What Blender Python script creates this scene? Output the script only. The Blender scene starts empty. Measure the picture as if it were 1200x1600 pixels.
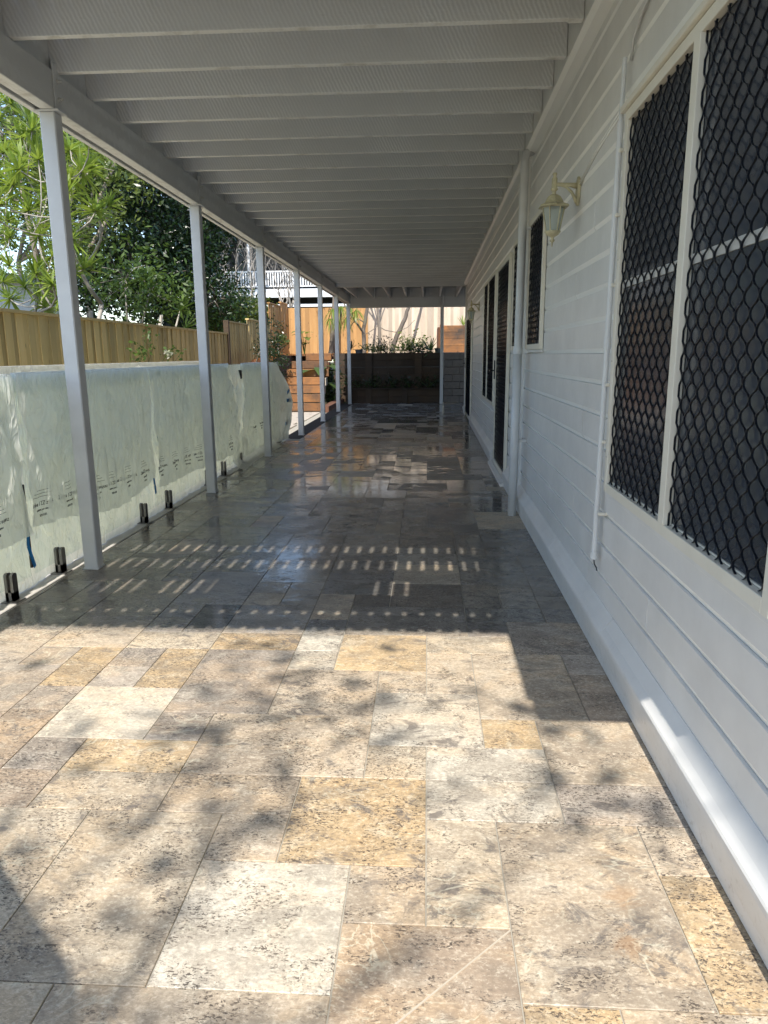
import bpy, math, random
import numpy as np
from mathutils import Vector, Matrix, noise as mnoise

random.seed(11); np.random.seed(11)
scene = bpy.context.scene
COL = scene.collection

# ------------------------------------------------------------------ camera
F_PX = 1123.3
CAM = Vector((-0.0042, -2.0896, 1.3422))
PITCH, YAW, ROLL = -0.2151, -0.0604, -0.0071
def cam_axes():
    f = Vector((math.sin(YAW)*math.cos(PITCH), math.cos(YAW)*math.cos(PITCH), math.sin(PITCH)))
    r = Vector((math.cos(YAW), -math.sin(YAW), 0)); u = r.cross(f)
    return math.cos(ROLL)*r+math.sin(ROLL)*u, -math.sin(ROLL)*r+math.cos(ROLL)*u, f
CR, CU, CF = cam_axes()
cd = bpy.data.cameras.new('camera'); cam = bpy.data.objects.new('camera', cd); COL.objects.link(cam)
cd.sensor_fit = 'HORIZONTAL'; cd.sensor_width = 36.0; cd.lens = 36.0*F_PX/1200.0
cd.clip_start = 0.05; cd.clip_end = 600
M = Matrix((CR, CU, -CF)).transposed().to_4x4(); M.translation = CAM
cam.matrix_world = M
scene.camera = cam

# ------------------------------------------------------------------ light
SUN_EL = math.radians(50.0); SUN_A = -0.0008
to_sun = Vector((-SUN_A, -math.cos(SUN_EL), math.sin(SUN_EL))).normalized()
w = bpy.data.worlds.new('World'); scene.world = w; w.use_nodes = True
nt = w.node_tree; nt.nodes.clear()
sky = nt.nodes.new('ShaderNodeTexSky'); sky.sky_type = 'NISHITA'; sky.sun_disc = False
sky.sun_elevation = SUN_EL; sky.sun_rotation = math.radians(180.0); sky.altitude = 50
sky.air_density = 1.0; sky.dust_density = 0.6; sky.ozone_density = 1.0
bg = nt.nodes.new('ShaderNodeBackground'); bg.inputs['Strength'].default_value = 0.15
wo = nt.nodes.new('ShaderNodeOutputWorld')
nt.links.new(sky.outputs[0], bg.inputs[0]); nt.links.new(bg.outputs[0], wo.inputs[0])
sl = bpy.data.lights.new('sun', 'SUN'); sl.energy = 2.95; sl.angle = math.radians(0.42); sl.color = (1.0, 0.945, 0.86)
so = bpy.data.objects.new('sun', sl); COL.objects.link(so)
so.rotation_euler = to_sun.to_track_quat('Z', 'Y').to_euler(); so.location = (0, -20, 25)
scene.view_settings.view_transform = 'Standard'; scene.view_settings.look = 'None'
scene.view_settings.gamma = 1.0; scene.view_settings.exposure = 1.2
scene.view_settings.use_curve_mapping = False
scene.render.engine = 'CYCLES'
scene.cycles.max_bounces = 12; scene.cycles.diffuse_bounces = 6; scene.cycles.transparent_max_bounces = 16
scene.cycles.use_denoising = True; scene.cycles.sample_clamp_indirect = 8

def ray(px, py):
    return CF + CR*((px-600)/F_PX) - CU*((py-800)/F_PX)
def at(px, py, ax, val):
    """point of the place seen at (px, py) on the plane axis=val"""
    d = ray(px, py); t = (val-CAM[ax])/d[ax]
    return CAM + d*t

# ------------------------------------------------------------------ helpers
class MB:
    def __init__(s): s.v = []; s.f = []; s.m = []; s.uv = None
    def quad(s, a, b, c, d):
        n = len(s.v); s.v += [tuple(a), tuple(b), tuple(c), tuple(d)]; s.f.append((n, n+1, n+2, n+3))
    def tri(s, a, b, c):
        n = len(s.v); s.v += [tuple(a), tuple(b), tuple(c)]; s.f.append((n, n+1, n+2))
    def box(s, x0, x1, y0, y1, z0, z1, bev=0.0):
        if bev <= 0:
            n = len(s.v)
            s.v += [(x0,y0,z0),(x1,y0,z0),(x1,y1,z0),(x0,y1,z0),(x0,y0,z1),(x1,y0,z1),(x1,y1,z1),(x0,y1,z1)]
            s.f += [(n,n+3,n+2,n+1),(n+4,n+5,n+6,n+7),(n,n+1,n+5,n+4),(n+1,n+2,n+6,n+5),(n+2,n+3,n+7,n+6),(n+3,n,n+4,n+7)]
        else:
            b = bev; n = len(s.v)
            # chamfered box: 24 verts
            for (X, Y, Z, sx, sy, sz) in [(X,Y,Z,sx,sy,sz) for X,sx in ((x0,1),(x1,-1)) for Y,sy in ((y0,1),(y1,-1)) for Z,sz in ((z0,1),(z1,-1))]:
                s.v += [(X, Y+sy*b, Z+sz*b), (X+sx*b, Y, Z+sz*b), (X+sx*b, Y+sy*b, Z)]
            def I(i, j, k, a): return n+((i*2+j)*2+k)*3+a
            for i in (0,1):
                q = [I(i,0,0,0), I(i,1,0,0), I(i,1,1,0), I(i,0,1,0)]; s.f.append(tuple(q if i else q[::-1]))
                q = [I(0,i,0,1), I(1,i,0,1), I(1,i,1,1), I(0,i,1,1)]; s.f.append(tuple(q[::-1] if i else q))
                q = [I(0,0,i,2), I(1,0,i,2), I(1,1,i,2), I(0,1,i,2)]; s.f.append(tuple(q if i else q[::-1]))
            for i in (0,1):
                for j in (0,1):
                    q = [I(i,j,0,0), I(i,j,0,1), I(i,j,1,1), I(i,j,1,0)]; s.f.append(tuple(q if i == j else q[::-1]))
                    q = [I(i,0,j,0), I(i,0,j,2), I(i,1,j,2), I(i,1,j,0)]; s.f.append(tuple(q[::-1] if i == j else q))
                    q = [I(0,i,j,1), I(0,i,j,2), I(1,i,j,2), I(1,i,j,1)]; s.f.append(tuple(q if i == j else q[::-1]))
            for i in (0,1):
                for j in (0,1):
                    for k in (0,1):
                        q = (I(i,j,k,0), I(i,j,k,1), I(i,j,k,2)); s.f.append(q if (i+j+k) % 2 else q[::-1])
        return s
    def tube(s, pts, rad, n=8, caps=True, sq=None):
        pts = [Vector(p) for p in pts]
        if not hasattr(rad, '__len__'): rad = [rad]*len(pts)
        base = len(s.v); up = Vector((0, 0, 1)); prev = None
        for i, p in enumerate(pts):
            t = (pts[min(i+1, len(pts)-1)]-pts[max(i-1, 0)]).normalized()
            if prev is None:
                a = t.cross(up) if abs(t.dot(up)) < .95 else t.cross(Vector((1, 0, 0)))
                a.normalize()
            else:
                a = prev - t*prev.dot(t); a.normalize()
            prev = a; b = t.cross(a)
            for k in range(n):
                th = 2*math.pi*k/n
                s.v.append(tuple(p+a*math.cos(th)*rad[i]+b*math.sin(th)*rad[i]))
        for i in range(len(pts)-1):
            for k in range(n):
                k2 = (k+1) % n; q = base+i*n
                s.f.append((q+k, q+k2, q+n+k2, q+n+k))
        if caps:
            s.f.append(tuple(base+k for k in range(n))[::-1]); q = base+(len(pts)-1)*n
            s.f.append(tuple(q+k for k in range(n)))
        return s
    def lathe(s, c, prof, n=16, a0=0.0):
        base = len(s.v); c = Vector(c)
        for r, z in prof:
            for k in range(n):
                th = a0+2*math.pi*k/n; s.v.append((c.x+r*math.cos(th), c.y+r*math.sin(th), c.z+z))
        for i in range(len(prof)-1):
            for k in range(n):
                k2 = (k+1) % n; q = base+i*n
                s.f.append((q+k, q+k2, q+n+k2, q+n+k))
        return s
    def prism(s, prof, ax, a, b):
        """closed profile (u,v) swept along axis ax from a to b. ax=1: (x,z) profile, ax=0: (y,z)"""
        n = len(s.v); k = len(prof)
        for t in (a, b):
            for u, v in prof:
                s.v.append((u, t, v) if ax == 1 else ((t, u, v) if ax == 0 else (u, v, t)))
        for i in range(k):
            j = (i+1) % k; s.f.append((n+i, n+j, n+k+j, n+k+i))
        s.f.append(tuple(range(n, n+k))[::-1]); s.f.append(tuple(range(n+k, n+2*k)))
        return s
    def arr(s, V, Fc):
        n = len(s.v); s.v += [tuple(x) for x in V]; s.f += [tuple(int(i)+n for i in f) for f in Fc]
        return s
    def build(s, name, mat, parent=None, smooth=False, local=False, recalc=True):
        me = bpy.data.meshes.new(name); me.from_pydata(s.v, [], s.f)
        if recalc:
            import bmesh
            bm = bmesh.new(); bm.from_mesh(me); bmesh.ops.recalc_face_normals(bm, faces=bm.faces); bm.to_mesh(me); bm.free()
        me.materials.append(mat)
        if smooth: me.polygons.foreach_set('use_smooth', [True]*len(me.polygons))
        me.update()
        return link(name, me, parent, local)
def link(name, me, parent=None, local=False, loc=None):
    o = bpy.data.objects.new(name, me); COL.objects.link(o)
    if parent is not None:
        o.parent = parent
        if loc is not None: o.location = loc
        elif not local:
            o.location = -wloc(parent)
    elif loc is not None: o.location = loc
    return o
def wloc(o):
    v = Vector((0, 0, 0))
    while o is not None: v = v+o.location; o = o.parent
    return v
def tag(o, label=None, cat=None, group=None, kind=None):
    if label: o['label'] = label
    if cat: o['category'] = cat
    if group: o['group'] = group
    if kind: o['kind'] = kind
    return o
def thing(name, label, cat, loc=(0, 0, 0), rz=0, group=None):
    o = bpy.data.objects.new(name, None); COL.objects.link(o); o.location = loc; o.rotation_euler = (0, 0, rz)
    o.empty_display_size = .2
    return tag(o, label, cat, group)

# ------------------------------------------------------------------ materials
def NT(name):
    m = bpy.data.materials.new(name); m.use_nodes = True; t = m.node_tree
    return m, t, t.nodes['Principled BSDF'], t.nodes['Material Output']
def nd(t, typ, **k):
    n = t.nodes.new(typ)
    for a, b in k.items():
        if a in n.inputs.keys() if hasattr(n.inputs, 'keys') else False: n.inputs[a].default_value = b
        else: setattr(n, a, b)
    return n
def mixc(t, fac, a, b, blend='MIX'):
    n = t.nodes.new('ShaderNodeMix'); n.data_type = 'RGBA'; n.blend_type = blend
    for sock, v in ((n.inputs[0], fac), (n.inputs[6], a), (n.inputs[7], b)):
        if hasattr(v, 'links'): t.links.new(v, sock)
        elif isinstance(v, (tuple, list)): sock.default_value = (*v[:3], 1)
        else: sock.default_value = v
    return n.outputs[2]
def math_(t, op, a, b=None, c=None, clamp=False):
    n = t.nodes.new('ShaderNodeMath'); n.operation = op; n.use_clamp = clamp
    for i, v in enumerate((a, b, c)):
        if v is None: continue
        if hasattr(v, 'links'): t.links.new(v, n.inputs[i])
        else: n.inputs[i].default_value = v
    return n.outputs[0]
def maprange(t, v, a, b, c=0.0, d=1.0, smooth=False):
    n = t.nodes.new('ShaderNodeMapRange'); n.clamp = True
    if smooth: n.interpolation_type = 'SMOOTHSTEP'
    t.links.new(v, n.inputs[0])
    for i, x in enumerate((a, b, c, d)): n.inputs[i+1].default_value = x
    return n.outputs[0]
def coords(t, scale=(1, 1, 1), rot=(0, 0, 0), offs=None):
    g = t.nodes.new('ShaderNodeNewGeometry'); mp = t.nodes.new('ShaderNodeMapping')
    mp.inputs['Scale'].default_value = scale; mp.inputs['Rotation'].default_value = rot
    src = g.outputs['Position']
    if offs is not None:
        va = t.nodes.new('ShaderNodeVectorMath'); va.operation = 'ADD'
        t.links.new(src, va.inputs[0]); t.links.new(offs, va.inputs[1]); src = va.outputs[0]
    t.links.new(src, mp.inputs[0]); return mp.outputs[0]
def rnd_vec(t, k=37.0):
    oi = t.nodes.new('ShaderNodeObjectInfo'); r = math_(t, 'MULTIPLY', oi.outputs['Random'], k)
    c = t.nodes.new('ShaderNodeCombineXYZ')
    for i in range(3): t.links.new(r, c.inputs[i])
    return c.outputs[0], oi.outputs['Random']
def noise(t, vec, scale, detail=4, rough=.55, dist=0.0, out=0):
    n = t.nodes.new('ShaderNodeTexNoise'); n.inputs['Scale'].default_value = scale
    n.inputs['Detail'].default_value = detail; n.inputs['Roughness'].default_value = rough
    n.inputs['Distortion'].default_value = dist
    t.links.new(vec, n.inputs['Vector']); return n.outputs[out]
def bump(t, h, bs, strength=.3, dist=.01, prev=None):
    b = t.nodes.new('ShaderNodeBump'); b.inputs['Strength'].default_value = strength
    b.inputs['Distance'].default_value = dist; t.links.new(h, b.inputs['Height'])
    if prev is not None: t.links.new(prev, b.inputs['Normal'])
    if bs is not None: t.links.new(b.outputs[0], bs.inputs['Normal'])
    return b.outputs[0]

def paint(name, col, rough=.5, var=.06, dirt=.0, bmp=.05, scale=6, dirtcol=(.25, .2, .14)):
    m, t, b, o = NT(name)
    c = coords(t); n1 = noise(t, c, scale, 5); n2 = noise(t, c, scale*9, 3)
    dark = tuple(x*(1-var*2) for x in col); lite = tuple(min(1, x*(1+var)) for x in col)
    cc = mixc(t, maprange(t, n1, .3, .7), dark, lite)
    if name == 'pale_grey_cladding_paint':   # down-facing chamfers coloured lighter to imitate floor bounce; splash marks low down
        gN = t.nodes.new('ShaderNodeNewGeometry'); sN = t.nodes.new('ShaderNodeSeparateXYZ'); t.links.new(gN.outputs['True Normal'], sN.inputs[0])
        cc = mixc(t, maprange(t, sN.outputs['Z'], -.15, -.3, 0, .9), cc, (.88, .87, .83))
        sP = t.nodes.new('ShaderNodeSeparateXYZ'); t.links.new(gN.outputs['Position'], sP.inputs[0])
        spl = noise(t, c, 38, 5, .7); spw = math_(t, 'ADD', sP.outputs['Z'], math_(t, 'MULTIPLY', n1, .35))
        cc = mixc(t, math_(t, 'MULTIPLY', maprange(t, spl, .56, .66), maprange(t, spw, .38, .12, 0, .55)), cc, (.33, .28, .22))
    if dirt > 0:
        c3 = coords(t, (1, 1, .35)); n3 = noise(t, c3, 14, 6, .7)
        cc = mixc(t, maprange(t, n3, .62-.1*dirt, .78, 0, dirt), cc, dirtcol)
    t.links.new(cc, b.inputs['Base Color'])
    t.links.new(maprange(t, n2, .2, .8, rough-.06, rough+.1), b.inputs['Roughness'])
    bump(t, n2, b, bmp, .004)
    return m
def sawn(name, col, rot=.5):
    """painted rough-sawn timber with slanted saw marks"""
    m, t, b, o = NT(name)
    rv, r = rnd_vec(t, 11)
    c = coords(t, (1, 1, 1), (0, rot, 0), rv)
    wv = t.nodes.new('ShaderNodeTexWave'); wv.bands_direction = 'X'; wv.inputs['Scale'].default_value = 15
    wv.inputs['Distortion'].default_value = 2.6; wv.inputs['Detail'].default_value = 3; wv.inputs['Detail Scale'].default_value = 1.6
    t.links.new(c, wv.inputs['Vector'])
    n1 = noise(t, coords(t, (1, 1, 1), (0, 0, 0), rv), 3.0, 6, .6)
    n2 = noise(t, coords(t, (2, 2, 18)), 5, 5, .6)
    cc = mixc(t, math_(t, 'MULTIPLY', maprange(t, wv.outputs['Fac'], .15, .85, 0, .9), maprange(t, noise(t, coords(t, (1, 1, 1), (0, 0, 0), rv), 1.3, 3), .4, .6, .15, 1)), tuple(x*.80 for x in col), tuple(x*1.04 for x in col))
    cc = mixc(t, maprange(t, n1, .35, .7), mixc(t, .5, cc, tuple(x*.8 for x in col)), cc)
    cc = mixc(t, maprange(t, n2, .66, .8, 0, .35), cc, (.18, .15, .11))
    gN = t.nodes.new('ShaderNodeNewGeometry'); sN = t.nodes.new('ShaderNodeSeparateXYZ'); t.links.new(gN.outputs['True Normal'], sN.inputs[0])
    cc = mixc(t, maprange(t, sN.outputs['Z'], -.6, -.9, 0, .9), cc, mixc(t, maprange(t, n2, .5, .7), (.84, .82, .77), (.6, .57, .5)))  # undersides coloured lighter, standing in for light bounced off the paving
    t.links.new(cc, b.inputs['Base Color']); b.inputs['Roughness'].default_value = .62
    h = math_(t, 'ADD', math_(t, 'MULTIPLY', wv.outputs['Fac'], .6), n2)
    bump(t, h, b, .35, .004)
    return m
def timber(name, c1, c2, c3, grain=(14, 14, 1.2), rough=.75, knots=True, stain=.0, bmp=.3):
    m, t, b, o = NT(name)
    rv, r = rnd_vec(t)
    c = coords(t, grain, (0, 0, 0), rv)
    n1 = noise(t, c, 1.5, 6, .62, .6); n2 = noise(t, c, 7, 4, .6, .3); n3 = noise(t, coords(t, (1, 1, .5), (0, 0, 0), rv), 2.2, 4)
    cc = mixc(t, maprange(t, n1, .3, .7), c1, c2)
    cc = mixc(t, maprange(t, n3, .35, .72, 0, .7), cc, c3)
    cc = mixc(t, maprange(t, n2, .55, .78, 0, .35), cc, tuple(x*.45 for x in c1))
    hs = t.nodes.new('ShaderNodeHueSaturation'); t.links.new(cc, hs.inputs['Color'])
    t.links.new(maprange(t, r, 0, 1, .72, 1.22), hs.inputs['Value'])
    cc = hs.outputs[0]
    if knots:
        v = t.nodes.new('ShaderNodeTexVoronoi'); v.inputs['Scale'].default_value = 2.6
        t.links.new(coords(t, (2.2, 2.2, 1), (0, 0, 0), rv), v.inputs['Vector'])
        cc = mixc(t, maprange(t, v.outputs['Distance'], .04, .1, .75, 0), cc, tuple(x*.25 for x in c1))
    if stain > 0:
        n4 = noise(t, coords(t), 1.6, 6, .65, .4)
        cc = mixc(t, maprange(t, n4, .45, .65, 0, stain), cc, (.06, .045, .035))
    t.links.new(cc, b.inputs['Base Color']); b.inputs['Roughness'].default_value = rough
    bump(t, math_(t, 'ADD', n1, n2), b, bmp, .004)
    return m
def plain(name, col, rough=.5, metal=0.0, **k):
    m, t, b, o = NT(name)
    c = coords(t); n = noise(t, c, k.get('scale', 30), 4)
    cc = mixc(t, n, tuple(x*(1-k.get('var', .15)) for x in col), tuple(min(1, x*(1+k.get('var', .15))) for x in col))
    t.links.new(cc, b.inputs['Base Color']); b.inputs['Roughness'].default_value = rough; b.inputs['Metallic'].default_value = metal
    bump(t, n, b, k.get('bmp', .08), .003)
    return m
def leafmat(name, c1, c2, c3=None, trans=.35, rough=.45):
    m, t, b, o = NT(name)
    g = t.nodes.new('ShaderNodeNewGeometry')
    r = g.outputs['Random Per Island']
    n = noise(t, coords(t), 1.1, 3)
    cc = mixc(t, r, c1, c2)
    cc = mixc(t, maprange(t, n, .35, .65, 0, .6), cc, c3 or tuple(x*.6 for x in c1))
    t.links.new(cc, b.inputs['Base Color']); b.inputs['Roughness'].default_value = rough
    tr = t.nodes.new('ShaderNodeBsdfTranslucent'); t.links.new(mixc(t, .5, cc, (c2[0]*1.6, c2[1]*1.7, c2[2])), tr.inputs['Color'])
    ms = t.nodes.new('ShaderNodeMixShader'); ms.inputs[0].default_value = trans
    t.links.new(b.outputs[0], ms.inputs[1]); t.links.new(tr.outputs[0], ms.inputs[2]); t.links.new(ms.outputs[0], o.inputs['Surface'])
    return m

MT = {}
MT['paint'] = paint('pale_grey_paint', (.60, .60, .585), .5, .04, .10)
MT['paint_post'] = paint('pale_grey_post_paint', (.60, .61, .61), .42, .04, .12)
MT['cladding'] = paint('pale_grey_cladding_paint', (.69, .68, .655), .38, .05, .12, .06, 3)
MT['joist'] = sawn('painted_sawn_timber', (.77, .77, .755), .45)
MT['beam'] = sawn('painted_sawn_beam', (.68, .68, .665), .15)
MT['deckboard'] = paint('deck_board_underside', (.5, .49, .46), .7, .1, .3)
MT['cream'] = paint('cream_aluminium', (.72, .68, .58), .35, .03, .08, .02)
MT['lantern'] = paint('aged_cream_metal', (.52, .47, .30), .45, .14, .7, .1, 25, (.16, .12, .06))
MT['black'] = plain('black_coated_metal', (.012, .015, .022), .32, .2, bmp=.02)
MT['pane'] = plain('dark_window_glass', (.048, .055, .068), .18, .0, var=.6, bmp=.0, scale=1.6)  # broad tone variation in the colour stands in for soft reflections
MT['steel'] = plain('dark_stainless_steel', (.22, .21, .20), .3, .9, bmp=.02)
MT['bolt'] = plain('painted_bolt', (.5, .49, .46), .5)
MT['concrete'] = plain('pale_concrete', (.50, .48, .44), .8, var=.18, scale=9, bmp=.3)
MT['flag'] = plain('pale_stone_flags', (.47, .42, .36), .8, var=.3, scale=7, bmp=.4)
MT['grout'] = plain('sandy_grout', (.40, .375, .32), .85, var=.15, scale=60)
MT['soil'] = plain('red_brown_mulch', (.14, .065, .04), .95, var=.6, scale=22, bmp=1)
MT['grass'] = plain('garden_ground', (.09, .085, .045), .95, var=.4, scale=6, bmp=1)
MT['pine'] = timber('treated_pine', (.56, .41, .17), (.64, .49, .24), (.50, .40, .18), bmp=.2)
MT['pine_orange'] = timber('orange_pine', (.47, .255, .09), (.54, .32, .13), (.38, .20, .075), bmp=.2)
MT['pine_old'] = timber('weathered_paling', (.56, .46, .35), (.63, .54, .43), (.46, .36, .26), bmp=.3)
MT['sleeper'] = timber('dark_sleeper', (.050, .030, .015), (.085, .05, .024), (.028, .019, .011), (1.2, 10, 12), stain=.5, bmp=.6)
MT['sleeper_step'] = timber('orange_sleeper', (.25, .105, .032), (.33, .15, .05), (.13, .065, .03), (1.2, 10, 12), stain=.95, bmp=.5)
MT['block'] = plain('grey_block', (.20, .175, .155), .85, var=.35, scale=14, bmp=.5)
MT['bark'] = timber('grey_bark', (.20, .165, .13), (.28, .24, .20), (.12, .10, .08), (6, 6, 2), knots=False, bmp=.9)
MT['bark_pale'] = timber('pale_bark', (.42, .38, .33), (.50, .46, .41), (.28, .25, .21), (6, 6, 2), knots=False, bmp=.6)
MT['house_white'] = paint('neighbour_white_paint', (.75, .76, .77), .5, .03)
MT['house_dark'] = plain('neighbour_dark_wall', (.03, .032, .035), .7)
MT['roofmetal'] = plain('grey_roof_metal', (.30, .31, .32), .5, var=.06)
MT['tape'] = plain('blue_masking_tape', (.02, .26, .62), .55, var=.1)
MT['ink'] = plain('black_print', (.03, .03, .03), .7)
MT['rubber'] = plain('black_rubber', (.015, .015, .015), .5)
MT['shade_caster'] = plain('shade_caster_grey', (.2, .2, .2), .9)
MT['leaf_dark'] = leafmat('dark_glossy_leaf', (.012, .030, .009), (.030, .062, .014), (.006, .015, .006), .15, .3)
MT['leaf_mid'] = leafmat('mid_green_leaf', (.05, .10, .02), (.12, .18, .035), (.035, .07, .018))
MT['leaf_olive'] = leafmat('olive_leaf', (.07, .11, .022), (.19, .23, .05), (.02, .04, .012), .3, .32)
MT['leaf_yel'] = leafmat('yellow_green_leaf', (.12, .18, .03), (.22, .26, .06), (.07, .12, .025), .4)
MT['leaf_spike'] = leafmat('strappy_leaf', (.16, .25, .035), (.30, .36, .07), (.09, .16, .03), .4, .35)
MT['leaf_dead'] = leafmat('orange_brown_leaf', (.30, .12, .04), (.38, .18, .06))
MT['flower'] = leafmat('white_petal', (.6, .6, .55), (.75, .75, .7))
MT['pot'] = plain('blue_grey_pot', (.10, .12, .14), .6)

def glassmat():
    m, t, b, o = NT('pool_fence_glass')
    t.nodes.remove(b)
    tr = t.nodes.new('ShaderNodeBsdfTransparent'); tr.inputs[0].default_value = (.95, .98, .965, 1)
    gl = t.nodes.new('ShaderNodeBsdfGlossy'); gl.inputs['Roughness'].default_value = .02
    fr = t.nodes.new('ShaderNodeLayerWeight'); fr.inputs[0].default_value = .5; fz = math_(t, 'MULTIPLY_ADD', math_(t, 'POWER', fr.outputs['Facing'], 4.0), .35, .03)
    ms = t.nodes.new('ShaderNodeMixShader'); t.links.new(fz, ms.inputs[0]); t.links.new(tr.outputs[0], ms.inputs[1]); t.links.new(gl.outputs[0], ms.inputs[2])
    t.links.new(ms.outputs[0], o.inputs['Surface']); return m
MT['glass'] = glassmat()
def lampglass():
    m, t, b, o = NT('frosted_lamp_glass')
    b.inputs['Base Color'].default_value = (.55, .60, .56, 1); b.inputs['Roughness'].default_value = .15
    tr = t.nodes.new('ShaderNodeBsdfTransparent'); tr.inputs[0].default_value = (.8, .85, .82, 1)
    ms = t.nodes.new('ShaderNodeMixShader'); ms.inputs[0].default_value = .55
    t.links.new(b.outputs[0], ms.inputs[1]); t.links.new(tr.outputs[0], ms.inputs[2]); t.links.new(ms.outputs[0], o.inputs['Surface']); return m
MT['lampglass'] = lampglass()
def plastic(name, col, trans, see, bstr=.9):
    m, t, b, o = NT(name)
    b.inputs['Base Color'].default_value = (*col, 1); b.inputs['Roughness'].default_value = .28
    c = coords(t, (1, 1, .45)); n1 = noise(t, c, 5, 5, .5, 1.2); n2 = noise(t, coords(t, (1, 1.3, .5), (.6, 0, 0)), 11, 4, .5, .8)
    cr = math_(t, 'ABSOLUTE', math_(t, 'SUBTRACT', noise(t, coords(t, (1, 1, .4), (.5, 0, 0)), 7, 3, .5, .6), .5)); cr2 = math_(t, 'ABSOLUTE', math_(t, 'SUBTRACT', noise(t, coords(t, (1, 1.2, .35), (-.35, 0, 0)), 10, 3, .5, .4), .5))
    h = math_(t, 'ADD', math_(t, 'ADD', math_(t, 'MULTIPLY', n1, .5), math_(t, 'MULTIPLY', n2, .3)), math_(t, 'ADD', math_(t, 'MULTIPLY', maprange(t, cr, 0, .06, 1, 0), .35), math_(t, 'MULTIPLY', maprange(t, cr2, 0, .05, 1, 0), .25))); nb = bump(t, h, b, bstr, .03)
    tl = t.nodes.new('ShaderNodeBsdfTranslucent'); tl.inputs[0].default_value = (*[min(1, x*1.1) for x in col], 1); t.links.new(nb, tl.inputs['Normal'])
    tr = t.nodes.new('ShaderNodeBsdfTransparent'); tr.inputs[0].default_value = (.95, .97, .95, 1)
    m1 = t.nodes.new('ShaderNodeMixShader'); m1.inputs[0].default_value = trans
    t.links.new(b.outputs[0], m1.inputs[1]); t.links.new(tl.outputs[0], m1.inputs[2])
    m2 = t.nodes.new('ShaderNodeMixShader'); t.links.new(maprange(t, n1, .3, .7, see*.6, see*1.3), m2.inputs[0])
    t.links.new(m1.outputs[0], m2.inputs[1]); t.links.new(tr.outputs[0], m2.inputs[2]); t.links.new(m2.outputs[0], o.inputs['Surface'])
    return m
MT['plastic'] = plastic('milky_plastic_sheet', (.86, .87, .83), .55, .2)
MT['plastic_white'] = plastic('white_plastic_sheet', (.78, .79, .76), .4, .05)
MT['plastic_cream'] = plastic('thin_cream_plastic', (.84, .83, .70), .55, .12)

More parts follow.
